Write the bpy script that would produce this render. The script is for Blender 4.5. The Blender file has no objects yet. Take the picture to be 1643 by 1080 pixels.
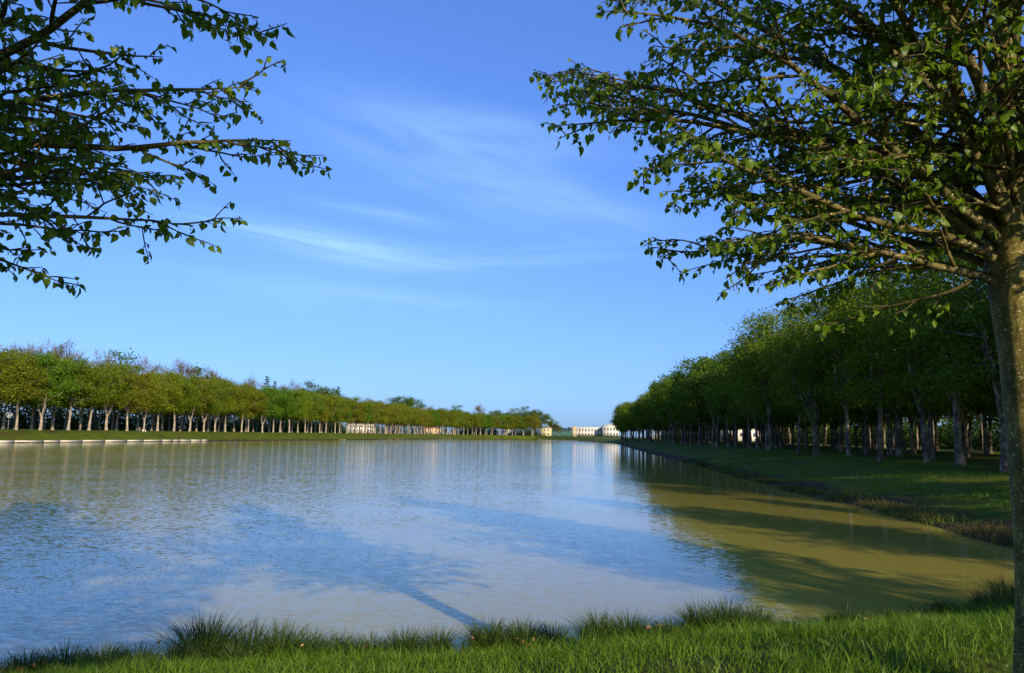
import bpy, math, random
import numpy as np
from mathutils import Vector, Matrix, Euler

# ------------------------------------------------------------------ camera
scene = bpy.context.scene
COL = scene.collection
CAM_H = 2.7
F = 1278.0                      # focal length in photo pixels (28 mm on 36 mm, 1643 px wide)
PITCH = math.radians(7.12)
ROLL = math.radians(0.92)
cam = bpy.data.objects.new('camera', bpy.data.cameras.new('camera'))
COL.objects.link(cam)
cam.data.lens = 28.0
cam.data.sensor_width = 36.0
cam.data.clip_start = 0.05
cam.data.clip_end = 9000
cam.matrix_world = (Matrix.Translation((0, 0, CAM_H)) @ Matrix.Rotation(math.pi / 2 + PITCH, 4, 'X')
                    @ Matrix.Rotation(ROLL, 4, 'Z'))
scene.camera = cam

# ------------------------------------------------------------------ world and sun
SUN_AZ = math.radians(28.0)     # right of straight behind the camera
SUN_EL = math.radians(19.0)
sun_dir = Vector((math.sin(SUN_AZ) * math.cos(SUN_EL), -math.cos(SUN_AZ) * math.cos(SUN_EL), math.sin(SUN_EL)))
world = bpy.data.worlds.new('World')
scene.world = world
world.use_nodes = True
wt = world.node_tree
wt.nodes.clear()


def wn(kind, **kw):
    n = wt.nodes.new(kind)
    for k, v in kw.items():
        setattr(n, k, v)
    return n


def wmath(op, a, b=None, c=None):
    n = wn('ShaderNodeMath', operation=op)
    for i, v in enumerate((a, b, c)):
        if v is None:
            continue
        if isinstance(v, (int, float)):
            n.inputs[i].default_value = v
        else:
            wt.links.new(v, n.inputs[i])
    return n.outputs[0]


sky = wn('ShaderNodeTexSky', sky_type='NISHITA', sun_disc=False)
sky.sun_elevation = SUN_EL
sky.sun_rotation = math.atan2(sun_dir.x, sun_dir.y)
sky.altitude = 100
sky.air_density = 1.0
sky.dust_density = 0.9
sky.ozone_density = 2.0
gam = wn('ShaderNodeGamma')             # the photograph's soft, saturated rendering of the sky, the same in every direction
gam.inputs['Gamma'].default_value = 0.72
wt.links.new(sky.outputs[0], gam.inputs['Color'])
hs = wn('ShaderNodeMix', data_type='RGBA', blend_type='MULTIPLY')
hs.inputs[0].default_value = 1.0
hs.inputs[7].default_value = (0.70, 1.15, 2.30, 1)
wt.links.new(gam.outputs[0], hs.inputs[6])
tc = wn('ShaderNodeTexCoord')
sep = wn('ShaderNodeSeparateXYZ')
wt.links.new(tc.outputs['Generated'], sep.inputs[0])
az = wmath('ARCTAN2', sep.outputs[0], sep.outputs[1])
el = wmath('ARCSINE', sep.outputs[2])


def wisp(a0, e0, la, le, slope, seed, amp, sa=5.0, se=42.0):
    """a streak of cirrus at azimuth a0, elevation e0 (radians), broken up by stretched noise"""
    da = wmath('SUBTRACT', az, a0)
    de = wmath('SUBTRACT', wmath('SUBTRACT', el, e0), wmath('MULTIPLY', da, slope))
    g = wmath('ADD', wmath('POWER', wmath('ABSOLUTE', wmath('DIVIDE', da, la)), 2.0),
              wmath('POWER', wmath('ABSOLUTE', wmath('DIVIDE', de, le)), 2.0))
    g = wmath('EXPONENT', wmath('MULTIPLY', g, -1.0))
    cb = wn('ShaderNodeCombineXYZ')
    wt.links.new(wmath('MULTIPLY', da, sa), cb.inputs[0])
    wt.links.new(wmath('MULTIPLY', de, se), cb.inputs[1])
    cb.inputs[2].default_value = seed
    nz = wn('ShaderNodeTexNoise')
    nz.inputs['Scale'].default_value = 1.0
    nz.inputs['Detail'].default_value = 5
    nz.inputs['Distortion'].default_value = 0.6
    wt.links.new(cb.outputs[0], nz.inputs['Vector'])
    v = wmath('MULTIPLY', wmath('MAXIMUM', wmath('SUBTRACT', nz.outputs[0], 0.25), 0.0), 2.2)
    return wmath('MULTIPLY', wmath('MULTIPLY', g, v), amp)


D = math.radians
w = wisp(D(-14), D(13.2), D(8), D(0.9), -0.10, 1.0, 0.85, 4, 60)
for args in ((D(-4), D(19), D(10), D(3.2), -0.25, 3.0, 0.26, 6, 26),
             (D(-1), D(12.8), D(11), D(0.8), 0.06, 5.0, 0.22, 4, 60),
             (D(-9), D(15.4), D(5), D(0.5), -0.12, 7.0, 0.25, 5, 70),
             (D(-2), D(21.5), D(9), D(1.4), -0.10, 17.0, 0.20, 5, 40),
             (D(4), D(16.5), D(8), D(1.2), -0.2, 9.0, 0.18, 5, 40),
             (D(-12), D(9.5), D(12), D(1.6), -0.05, 11.0, 0.20, 4, 40),
             (D(70), D(18), D(22), D(4), -0.1, 13.0, 0.35, 4, 30),
             (D(-80), D(16), D(22), D(4), 0.1, 15.0, 0.35, 4, 30)):
    w = wmath('ADD', w, wisp(*args[:6], args[6] * 1.3, *args[7:]))
w = wmath('MINIMUM', w, 0.85)
mix = wn('ShaderNodeMix', data_type='RGBA')
wt.links.new(w, mix.inputs[0])
wt.links.new(hs.outputs[2], mix.inputs[6])
mix.inputs[7].default_value = (3.7, 6.2, 7.4, 1)
bg = wn('ShaderNodeBackground')
bg.inputs['Strength'].default_value = 0.12
wt.links.new(mix.outputs[2], bg.inputs['Color'])
wo = wn('ShaderNodeOutputWorld')
wt.links.new(bg.outputs[0], wo.inputs[0])

sl = bpy.data.lights.new('sun', 'SUN')
sl.energy = 5.0
sl.angle = math.radians(0.55)
sl.color = (1.0, 0.84, 0.60)
so = bpy.data.objects.new('sun', sl)
COL.objects.link(so)
so.rotation_euler = sun_dir.to_track_quat('Z', 'Y').to_euler()
so.location = (30, -60, 60)

scene.view_settings.view_transform = 'Standard'
scene.view_settings.look = 'None'
scene.view_settings.exposure = 0.3
scene.view_settings.gamma = 1.0
scene.view_settings.use_curve_mapping = False
scene.cycles.max_bounces = 6
scene.cycles.diffuse_bounces = 3
scene.cycles.glossy_bounces = 3
scene.cycles.transmission_bounces = 3

# ------------------------------------------------------------------ helpers
RNG = np.random.default_rng(7)
random.seed(7)


def tag(o, label=None, cat=None, group=None, kind=None):
    if label: o['label'] = label
    if cat: o['category'] = cat
    if group: o['group'] = group
    if kind: o['kind'] = kind
    return o


def mesh_np(name, verts, tris=None, quads=None, mat=None, smooth=False):
    """mesh from numpy arrays; tris (n,3) and / or quads (n,4)"""
    me = bpy.data.meshes.new(name)
    verts = np.asarray(verts, dtype=np.float32)
    loops, starts, n0 = [], [], 0
    for arr, k in ((tris, 3), (quads, 4)):
        if arr is None or len(arr) == 0:
            continue
        arr = np.asarray(arr, dtype=np.int32)
        loops.append(arr.ravel())
        starts.append(n0 + np.arange(len(arr)) * k)
        n0 += arr.size
    loops = np.concatenate(loops)
    starts = np.concatenate(starts)
    me.vertices.add(len(verts))
    me.vertices.foreach_set('co', verts.ravel())
    me.loops.add(len(loops))
    me.loops.foreach_set('vertex_index', loops.astype(np.int32))
    me.polygons.add(len(starts))
    me.polygons.foreach_set('loop_start', starts.astype(np.int32))
    if smooth:
        me.polygons.foreach_set('use_smooth', np.ones(len(starts), dtype=bool))
    me.update(calc_edges=True)
    me.validate()
    if mat:
        me.materials.append(mat)
    return me


def link(name, me, parent=None, loc=(0, 0, 0)):
    o = bpy.data.objects.new(name, me)
    COL.objects.link(o)
    o.parent = parent
    o.location = loc
    return o


def empty(name, loc, rz=0.0):
    o = bpy.data.objects.new(name, None)
    COL.objects.link(o)
    o.location = loc
    o.rotation_euler = (0, 0, rz)
    o.empty_display_size = 0.3
    return o


def copy_thing(src, loc, rz, scale=(1, 1, 1), skip=('leaf',)):
    r = src.copy()
    COL.objects.link(r)
    r.location = loc
    r.rotation_euler = (0, 0, rz)
    r.scale = scale
    for ch in list(src.children):
        if ch.name.split('.')[0] in skip:
            continue
        c = ch.copy()
        COL.objects.link(c)
        c.parent = r
        for g in list(ch.children):
            d = g.copy()
            COL.objects.link(d)
            d.parent = c
    return r


class Geo:
    """collects boxes / tubes into one mesh"""
    def __init__(self):
        self.v, self.q, self.t = [], [], []
        self.n = 0

    def add(self, v, q=None, t=None):
        v = np.asarray(v, dtype=float)
        if q is not None and len(q): self.q.append(np.asarray(q) + self.n)
        if t is not None and len(t): self.t.append(np.asarray(t) + self.n)
        self.v.append(v)
        self.n += len(v)

    def box(self, x0, x1, y0, y1, z0, z1):
        v = [(x, y, z) for z in (z0, z1) for y in (y0, y1) for x in (x0, x1)]
        self.add(v, [(0, 2, 3, 1), (4, 5, 7, 6), (0, 1, 5, 4), (2, 6, 7, 3), (0, 4, 6, 2), (1, 3, 7, 5)])

    def tube(self, pts, rad, k=6, cap=True):
        pts = np.asarray(pts, dtype=float)
        n = len(pts)
        rad = np.asarray(rad, dtype=float)
        tan = np.gradient(pts, axis=0)
        tan /= np.linalg.norm(tan, axis=1)[:, None] + 1e-9
        ref = np.array([0, 0, 1.0]) if abs(tan[0, 2]) < 0.8 else np.array([1.0, 0, 0])
        u = np.cross(tan, ref)
        u /= np.linalg.norm(u, axis=1)[:, None] + 1e-9
        w_ = np.cross(tan, u)
        a = np.arange(k) * 2 * math.pi / k
        ring = (u[:, None, :] * np.cos(a)[None, :, None] + w_[:, None, :] * np.sin(a)[None, :, None])
        if rad.ndim == 1:
            rad = rad[:, None]
        v = pts[:, None, :] + ring * rad[:, :, None]
        i = np.arange(n - 1)[:, None] * k
        j = np.arange(k)[None, :]
        j2 = (j + 1) % k
        q = np.stack([i + j, i + k + j, i + k + j2, i + j2], axis=-1).reshape(-1, 4)
        vv = v.reshape(-1, 3)
        t = None
        if cap:
            vv = np.vstack([vv, pts[-1] + tan[-1] * rad[-1].mean() * 0.6])
            t = [(( n - 1) * k + a_, n * k, (n - 1) * k + (a_ + 1) % k) for a_ in range(k)]
        self.add(vv, q, t)

    def mesh(self, name, mat, smooth=False):
        return mesh_np(name, np.vstack(self.v), np.vstack(self.t) if self.t else None,
                       np.vstack(self.q) if self.q else None, mat, smooth)


def new_mat(name):
    m = bpy.data.materials.new(name)
    m.use_nodes = True
    m.node_tree.nodes.clear()
    return m, m.node_tree


def nd(t, kind, **kw):
    n = t.nodes.new(kind)
    for k, v in kw.items():
        setattr(n, k, v)
    return n


def ramp(t, fac, stops):
    r = nd(t, 'ShaderNodeValToRGB')
    while len(r.color_ramp.elements) < len(stops):
        r.color_ramp.elements.new(0.5)
    for e, (p, c) in zip(r.color_ramp.elements, stops):
        e.position = p
        e.color = (*c, 1)
    t.links.new(fac, r.inputs[0])
    return r.outputs[0]


def noise(t, scale, detail=4, vec=None, rough=0.55, dist=0.0):
    n = nd(t, 'ShaderNodeTexNoise')
    n.inputs['Scale'].default_value = scale
    n.inputs['Detail'].default_value = detail
    n.inputs['Roughness'].default_value = rough
    n.inputs['Distortion'].default_value = dist
    if vec is not None:
        t.links.new(vec, n.inputs['Vector'])
    return n.outputs[0]


def coords(t, which='Object', scale=(1, 1, 1), rot=(0, 0, 0)):
    c = nd(t, 'ShaderNodeTexCoord')
    m = nd(t, 'ShaderNodeMapping')
    m.inputs['Scale'].default_value = scale
    m.inputs['Rotation'].default_value = rot
    t.links.new(c.outputs[which], m.inputs[0])
    return m.outputs[0]


def mixcol(t, fac, a, b, mode='MIX'):
    n = nd(t, 'ShaderNodeMix', data_type='RGBA', blend_type=mode)
    for s, v in ((0, fac), (6, a), (7, b)):
        if isinstance(v, (int, float)):
            n.inputs[s].default_value = v
        elif isinstance(v, tuple):
            n.inputs[s].default_value = (*v, 1)
        else:
            t.links.new(v, n.inputs[s])
    return n.outputs[2]


def leaf_mat(name, dark, light, trans=0.35, rough=0.5, spec=0.3, use_obj=True):
    m, t = new_mat(name)
    g = nd(t, 'ShaderNodeNewGeometry')
    col = ramp(t, g.outputs['Random Per Island'], [(0.0, dark), (0.75, light), (1.0, tuple(min(1, c * 1.35) for c in light))])
    if use_obj:
        oi = nd(t, 'ShaderNodeObjectInfo')
        col = mixcol(t, 1.0, col, oi.outputs['Color'], 'MULTIPLY')
    p = nd(t, 'ShaderNodeBsdfPrincipled')
    t.links.new(col, p.inputs['Base Color'])
    p.inputs['Roughness'].default_value = rough
    p.inputs['Specular IOR Level'].default_value = spec
    tr = nd(t, 'ShaderNodeBsdfTranslucent')
    t.links.new(mixcol(t, 1.0, col, (1.25, 1.3, 0.5), 'MULTIPLY'), tr.inputs['Color'])
    mx = nd(t, 'ShaderNodeMixShader')
    mx.inputs[0].default_value = trans
    t.links.new(p.outputs[0], mx.inputs[1])
    t.links.new(tr.outputs[0], mx.inputs[2])
    o = nd(t, 'ShaderNodeOutputMaterial')
    t.links.new(mx.outputs[0], o.inputs[0])
    return m


def bark_mat(name, stops, scale, stretch, bump=0.4, bdist=0.02, fleck=None, use_obj=False):
    m, t = new_mat(name)
    v = coords(t, 'Object', (1, 1, stretch))
    n1 = noise(t, scale, 6, v, 0.6)
    col = ramp(t, n1, stops)
    v2 = coords(t, 'Object', (1, 1, 1))
    n2 = noise(t, scale * 0.25, 3, v2)
    col = mixcol(t, ramp(t, n2, [(0.35, (0, 0, 0)), (0.7, (0.8, 0.8, 0.8))]), col, tuple(c * 0.45 for c in stops[0][1]))
    if fleck:
        v3 = coords(t, 'Object', (1, 1, 2.2))
        n3 = noise(t, 38, 2, v3, 0.5)
        col = mixcol(t, ramp(t, n3, [(0.62, (0, 0, 0)), (0.70, (1, 1, 1))]), col, fleck)
    p = nd(t, 'ShaderNodeBsdfPrincipled')
    t.links.new(col, p.inputs['Base Color'])
    p.inputs['Roughness'].default_value = 0.75
    p.inputs['Specular IOR Level'].default_value = 0.25
    b = nd(t, 'ShaderNodeBump')
    b.inputs['Strength'].default_value = bump
    b.inputs['Distance'].default_value = bdist
    t.links.new(n1, b.inputs['Height'])
    t.links.new(b.outputs[0], p.inputs['Normal'])
    o = nd(t, 'ShaderNodeOutputMaterial')
    t.links.new(p.outputs[0], o.inputs[0])
    return m


def plain_mat(name, col, rough=0.8, var=0.25, scale=1.0, spec=0.3, metal=0.0):
    m, t = new_mat(name)
    n1 = noise(t, scale, 5, coords(t))
    c = mixcol(t, ramp(t, n1, [(0.3, (0, 0, 0)), (0.7, (1, 1, 1))]), tuple(x * (1 - var) for x in col), tuple(min(1, x * (1 + var * 0.5)) for x in col))
    p = nd(t, 'ShaderNodeBsdfPrincipled')
    t.links.new(c, p.inputs['Base Color'])
    p.inputs['Roughness'].default_value = rough
    p.inputs['Specular IOR Level'].default_value = spec
    p.inputs['Metallic'].default_value = metal
    o = nd(t, 'ShaderNodeOutputMaterial')
    t.links.new(p.outputs[0], o.inputs[0])
    return m


# ------------------------------------------------------------------ materials
def make_ground_mat():
    m, t = new_mat('grass_ground')
    v = coords(t, 'Object')
    big = noise(t, 0.12, 5, v)
    mid = noise(t, 0.9, 5, v)
    fine = noise(t, 9.0, 5, v, 0.7)
    g1 = mixcol(t, ramp(t, mid, [(0.3, (0, 0, 0)), (0.7, (1, 1, 1))]), (0.050, 0.090, 0.006), (0.135, 0.185, 0.010))
    g1 = mixcol(t, ramp(t, fine, [(0.3, (0, 0, 0)), (0.75, (1, 1, 1))]), mixcol(t, 0.55, g1, (0.020, 0.045, 0.006)), g1)
    soil = mixcol(t, fine, (0.035, 0.024, 0.008), (0.10, 0.066, 0.026))
    patch = noise(t, 0.33, 6, coords(t, 'Object', (1.0, 0.45, 1.0)), 0.65)
    col = mixcol(t, ramp(t, patch, [(0.52, (0, 0, 0)), (0.62, (0.85, 0.85, 0.85))]), g1, soil)
    col = mixcol(t, ramp(t, big, [(0.35, (0, 0, 0)), (0.65, (0.35, 0.35, 0.35))]), col, (0.17, 0.18, 0.012))
    # wet mud just above the water line
    g = nd(t, 'ShaderNodeNewGeometry')
    s = nd(t, 'ShaderNodeSeparateXYZ')
    t.links.new(g.outputs['Position'], s.inputs[0])
    ad = nd(t, 'ShaderNodeMath', operation='MULTIPLY_ADD')
    t.links.new(mid, ad.inputs[0])
    ad.inputs[1].default_value = -0.5
    t.links.new(s.outputs[2], ad.inputs[2])
    col = mixcol(t, ramp(t, ad.outputs[0], [(0.0, (1, 1, 1)), (0.10, (0, 0, 0))]), col, (0.055, 0.038, 0.018))
    p = nd(t, 'ShaderNodeBsdfPrincipled')
    t.links.new(col, p.inputs['Base Color'])
    p.inputs['Roughness'].default_value = 0.9
    p.inputs['Specular IOR Level'].default_value = 0.1
    b = nd(t, 'ShaderNodeBump')
    b.inputs['Strength'].default_value = 0.8
    b.inputs['Distance'].default_value = 0.12
    t.links.new(fine, b.inputs['Height'])
    t.links.new(b.outputs[0], p.inputs['Normal'])
    o = nd(t, 'ShaderNodeOutputMaterial')
    t.links.new(p.outputs[0], o.inputs[0])
    return m


def make_water_mat():
    m, t = new_mat('turbid_water')
    # ripple slopes from stretched noise (a fixed slope at every distance, unlike a bump)
    parts = []
    for (sc, rot, scale, det, ax, ay) in (((0.6, 1.25, 1), 0.20, 8.5, 3, 0.16, 0.26), ((0.7, 1.3, 1), -0.28, 24.0, 2, 0.14, 0.22),
                                          ((0.5, 1.2, 1), 0.45, 2.0, 2, 0.02, 0.035)):
        n = nd(t, 'ShaderNodeTexNoise')
        n.inputs['Scale'].default_value = scale
        n.inputs['Detail'].default_value = det
        n.inputs['Distortion'].default_value = 0.4
        t.links.new(coords(t, 'Object', sc, (0, 0, rot)), n.inputs['Vector'])
        sb = nd(t, 'ShaderNodeVectorMath', operation='SUBTRACT')
        t.links.new(n.outputs['Color'], sb.inputs[0])
        sb.inputs[1].default_value = (0.5, 0.5, 0.5)
        mu = nd(t, 'ShaderNodeVectorMath', operation='MULTIPLY')
        t.links.new(sb.outputs[0], mu.inputs[0])
        mu.inputs[1].default_value = (ax, ay, 0)
        parts.append(mu.outputs[0])
    acc = parts[0]
    for p_ in parts[1:]:
        ad = nd(t, 'ShaderNodeVectorMath', operation='ADD')
        t.links.new(acc, ad.inputs[0]); t.links.new(p_, ad.inputs[1])
        acc = ad.outputs[0]
    v3 = coords(t, 'Object', (1.0, 1.6, 1.0), (0, 0, 0.1))
    n3 = noise(t, 0.10, 3, v3, 0.5)
    calm = ramp(t, n3, [(0.35, (0.6, 0.6, 0.6)), (0.65, (1, 1, 1))])
    # sheltered, calmer water under the trees of the shaded bank
    so_ = nd(t, 'ShaderNodeSeparateXYZ')
    t.links.new(coords(t, 'Object'), so_.inputs[0])
    sh = nd(t, 'ShaderNodeMath', operation='MULTIPLY_ADD')
    t.links.new(so_.outputs[1], sh.inputs[0])
    sh.inputs[1].default_value = -0.10
    t.links.new(so_.outputs[0], sh.inputs[2])
    mr = nd(t, 'ShaderNodeMapRange', interpolation_type='SMOOTHSTEP')
    t.links.new(sh.outputs[0], mr.inputs['Value'])
    mr.inputs['From Min'].default_value = -5.0
    mr.inputs['From Max'].default_value = 6.0
    mr.inputs['To Min'].default_value = 1.0
    mr.inputs['To Max'].default_value = 0.20
    mo = nd(t, 'ShaderNodeMapRange', interpolation_type='SMOOTHSTEP')     # open, wind-ruffled water
    t.links.new(sh.outputs[0], mo.inputs['Value'])
    mo.inputs['From Min'].default_value = -60.0
    mo.inputs['From Max'].default_value = -8.0
    mo.inputs['To Min'].default_value = 1.7
    mo.inputs['To Max'].default_value = 1.0
    cw = nd(t, 'ShaderNodeMath', operation='MULTIPLY')
    t.links.new(mo.outputs[0], cw.inputs[0])
    t.links.new(mr.outputs[0], cw.inputs[1])
    cm = nd(t, 'ShaderNodeMath', operation='MULTIPLY')
    t.links.new(calm, cm.inputs[0])
    t.links.new(cw.outputs[0], cm.inputs[1])
    sc_ = nd(t, 'ShaderNodeVectorMath', operation='SCALE')
    t.links.new(acc, sc_.inputs[0]); t.links.new(cm.outputs[0], sc_.inputs['Scale'])
    up = nd(t, 'ShaderNodeVectorMath', operation='ADD')
    t.links.new(sc_.outputs[0], up.inputs[0]); up.inputs[1].default_value = (0, 0, 1)
    nr = nd(t, 'ShaderNodeVectorMath', operation='NORMALIZE')
    t.links.new(up.outputs[0], nr.inputs[0])
    p = nd(t, 'ShaderNodeBsdfPrincipled')
    sil = noise(t, 0.16, 4, v3)
    t.links.new(mixcol(t, sil, (0.320, 0.268, 0.040), (0.390, 0.330, 0.070)), p.inputs['Base Color'])
    p.inputs['Roughness'].default_value = 0.05
    p.inputs['IOR'].default_value = 1.333
    t.links.new(nr.outputs[0], p.inputs['Normal'])
    o = nd(t, 'ShaderNodeOutputMaterial')
    t.links.new(p.outputs[0], o.inputs[0])
    return m


M = {}
M['ground'] = make_ground_mat()
M['water'] = make_water_mat()
M['near_leaf'] = leaf_mat('linden_leaf', (0.055, 0.115, 0.005), (0.155, 0.240, 0.012), 0.48, 0.42, 0.4, False)
M['leaf'] = leaf_mat('tree_foliage', (0.066, 0.094, 0.007), (0.094, 0.124, 0.010), 0.32, 0.6, 0.15)
M['grass'] = leaf_mat('grass_blade', (0.045, 0.110, 0.006), (0.130, 0.220, 0.014), 0.38, 0.5, 0.25, False)
M['rush'] = leaf_mat('rush_blade', (0.020, 0.048, 0.010), (0.060, 0.100, 0.018), 0.2, 0.5, 0.3, False)
M['dry'] = leaf_mat('dry_leaf', (0.16, 0.07, 0.02), (0.35, 0.19, 0.07), 0.2, 0.7, 0.1, False)
M['straw'] = leaf_mat('bank_weed', (0.05, 0.065, 0.012), (0.13, 0.115, 0.03), 0.2, 0.7, 0.1, False)
M['bark_near'] = bark_mat('linden_bark', [(0.30, (0.070, 0.056, 0.010)), (0.52, (0.20, 0.160, 0.030)), (0.72, (0.36, 0.29, 0.070))],
                          16, 0.5, 0.8, 0.02, (0.55, 0.48, 0.26))
M['bark_limb'] = bark_mat('linden_limb_bark', [(0.30, (0.045, 0.036, 0.010)), (0.52, (0.13, 0.105, 0.028)), (0.74, (0.30, 0.24, 0.075))],
                          18, 0.7, 0.8, 0.012, (0.42, 0.36, 0.19))
M['bark_plane'] = bark_mat('plane_bark', [(0.32, (0.05, 0.038, 0.022)), (0.48, (0.15, 0.115, 0.070)), (0.60, (0.40, 0.33, 0.22)), (0.8, (0.52, 0.45, 0.32))], 2.4, 0.55, 0.6, 0.06)
M['bark_twig'] = plain_mat('twig_bark', (0.075, 0.055, 0.028), 0.8, 0.3, 8)
M['bark'] = bark_mat('pale_bark', [(0.25, (0.20, 0.15, 0.10)), (0.5, (0.40, 0.33, 0.24)), (0.8, (0.58, 0.51, 0.40))], 3.0, 0.6, 0.5, 0.06)
M['bark_dark'] = bark_mat('mottled_bark', [(0.3, (0.10, 0.075, 0.045)), (0.5, (0.24, 0.19, 0.13)), (0.75, (0.50, 0.43, 0.33))], 2.6, 0.6, 0.6, 0.06)
M['stone'] = plain_mat('pale_stone', (0.62, 0.55, 0.40), 0.85, 0.2, 1.5)
M['cream'] = plain_mat('cream_render', (0.66, 0.61, 0.50), 0.85, 0.08, 0.3)
M['yellow'] = plain_mat('yellow_render', (0.55, 0.48, 0.25), 0.85, 0.08, 0.3)
M['ochre'] = plain_mat('ochre_render', (0.60, 0.42, 0.22), 0.85, 0.10, 0.3)
M['slate'] = plain_mat('slate_roof', (0.16, 0.16, 0.18), 0.6, 0.2, 1.0)
M['tile'] = plain_mat('tile_roof', (0.30, 0.15, 0.09), 0.8, 0.2, 1.0)
M['glass'] = plain_mat('dark_window', (0.05, 0.05, 0.06), 0.2, 0.2, 1.0, 0.5)
M['white'] = plain_mat('white_paint', (0.78, 0.77, 0.73), 0.5, 0.06, 2.0)
M['wood'] = plain_mat('bench_wood', (0.30, 0.20, 0.11), 0.7, 0.3, 3.0)
M['metal'] = plain_mat('grey_metal', (0.28, 0.29, 0.29), 0.45, 0.1, 3.0, 0.5, 0.6)
M['greenmetal'] = plain_mat('green_metal', (0.05, 0.12, 0.08), 0.5, 0.1, 3.0)


def net_mat():
    m, t = new_mat('green_netting')
    p = nd(t, 'ShaderNodeBsdfPrincipled')
    p.inputs['Base Color'].default_value = (0.06, 0.17, 0.14, 1)
    tr = nd(t, 'ShaderNodeBsdfTransparent')
    mx = nd(t, 'ShaderNodeMixShader')
    mx.inputs[0].default_value = 0.6
    t.links.new(tr.outputs[0], mx.inputs[1])
    t.links.new(p.outputs[0], mx.inputs[2])
    o = nd(t, 'ShaderNodeOutputMaterial')
    t.links.new(mx.outputs[0], o.inputs[0])
    return m


M['net'] = net_mat()

# ------------------------------------------------------------------ lake outline and terrain
CTRL = [(-5.3, 8.76), (-1.3, 10.0), (3.5, 11.75), (7.4, 13.1), (10.2, 14.6), (12.1, 17.2), (13.2, 21.5), (14.2, 31), (15.0, 43),
        (19.6, 90), (25.6, 150), (33.6, 230), (49.0, 380), (50.0, 460), (40, 560), (14, 618), (-14, 590), (-44, 480), (-62, 350),
        (-76.5, 255), (-92, 144), (-104, 60), (-116, -20), (-108, -27.5), (-80, -17.0), (-50, -6.7), (-25, 2.0), (-12, 6.5)]


def catmull(P, per=24):
    P = np.array(P, float)
    n = len(P)
    out = []
    for i in range(n):
        p0, p1, p2, p3 = P[i - 1], P[i], P[(i + 1) % n], P[(i + 2) % n]
        d0, d1, d2 = (np.linalg.norm(b - a) ** 0.5 for a, b in ((p0, p1), (p1, p2), (p2, p3)))
        t0, t1, t2, t3 = 0, d0, d0 + d1, d0 + d1 + d2
        for s in range(per):
            t = t1 + (t2 - t1) * s / per
            a1 = p0 * (t1 - t) / (t1 - t0) + p1 * (t - t0) / (t1 - t0)
            a2 = p1 * (t2 - t) / (t2 - t1) + p2 * (t - t1) / (t2 - t1)
            a3 = p2 * (t3 - t) / (t3 - t2) + p3 * (t - t2) / (t3 - t2)
            b1 = a1 * (t2 - t) / (t2 - t0) + a2 * (t - t0) / (t2 - t0)
            b2 = a2 * (t3 - t) / (t3 - t1) + a3 * (t - t1) / (t3 - t1)
            out.append(b1 * (t2 - t) / (t2 - t1) + b2 * (t - t1) / (t2 - t1))
    return np.array(out)


raw = catmull(CTRL)
# resample: dense near the camera
pts = []
for i in range(len(raw)):
    a, b = raw[i], raw[(i + 1) % len(raw)]
    L = np.linalg.norm(b - a)
    r = np.linalg.norm((a + b) / 2)
    step = 0.22 if r < 24 else (0.8 if r < 75 else (2.5 if r < 200 else 6.0))
    k = max(1, int(math.ceil(L / step)))
    for j in range(k):
        pts.append(a + (b - a) * j / k)
OUT = np.array(pts)
tn = np.roll(OUT, -3, 0) - np.roll(OUT, 3, 0)
tn /= np.linalg.norm(tn, axis=1)[:, None]
NRM = np.stack([tn[:, 1], -tn[:, 0]], 1)      # outline runs counter-clockwise: outward is to the right
for _ in range(6):
    NRM = (np.roll(NRM, 1, 0) + NRM * 2 + np.roll(NRM, -1, 0))
    NRM /= np.linalg.norm(NRM, axis=1)[:, None]


def sst(a, b, x):
    t = np.clip((x - a) / (b - a), 0, 1)
    return t * t * (3 - 2 * t)


def wob(x, y, s):
    return (np.sin(x * 1.3 * s + 1.7 * np.sin(y * 0.7 * s)) + np.sin(y * 1.1 * s + 2.1 + 1.3 * np.sin(x * 0.9 * s))
            + 0.6 * np.sin((x + y) * 2.3 * s + 0.5)) / 2.6


def height(x, y, d):
    x, y, d = (np.asarray(a, float) for a in (x, y, d))
    wl = 1 - sst(-18, 18, x - (-22 + 0.11 * y))
    wl = np.maximum(wl, sst(480, 560, y))
    A = wl * (2.35 + 0.9 * np.clip((y - 144) / 480, 0, 1)) + (1 - wl) * (1.25 + 1.0 * np.clip((y - 50) / 330, 0, 1))
    W = wl * 9.0 + (1 - wl) * 12.0
    near = 1 - sst(15, 34, y - 0.0 * x)
    near = near * (1 - sst(-70, -40, -x) * 0)
    A = A * (1 - near) + 1.05 * near
    W = W * (1 - near) + 5.5 * near
    z = A * sst(-0.15 * W, W, d) * 1.0 - A * sst(-0.15 * W, W, 0.0)
    z = z + 0.10 * sst(0, 0.35, d) + 0.05 * wob(x, y, 0.8) * np.clip(d, 0, 1.0) + 0.13 * wob(x, y, 0.30) * np.clip(d / 4, 0, 1) * (1 - near)
    zin = np.maximum(-1.3, d * 0.45)
    return np.where(d < 0, zin, z)


def sdist(x, y):
    p = np.array([x, y])
    a, b = OUT, np.roll(OUT, -1, 0)
    ab = b - a
    t = np.clip(((p - a) * ab).sum(1) / (ab * ab).sum(1), 0, 1)
    q = a + ab * t[:, None]
    dd = np.linalg.norm(p - q, axis=1).min()
    c = ((a[:, 1] > y) != (b[:, 1] > y)) & (x < (b[:, 0] - a[:, 0]) * (y - a[:, 1]) / (b[:, 1] - a[:, 1] + 1e-12) + a[:, 0])
    return -dd if c.sum() % 2 else dd


def gz(x, y):
    return float(height(x, y, sdist(x, y)))


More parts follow.
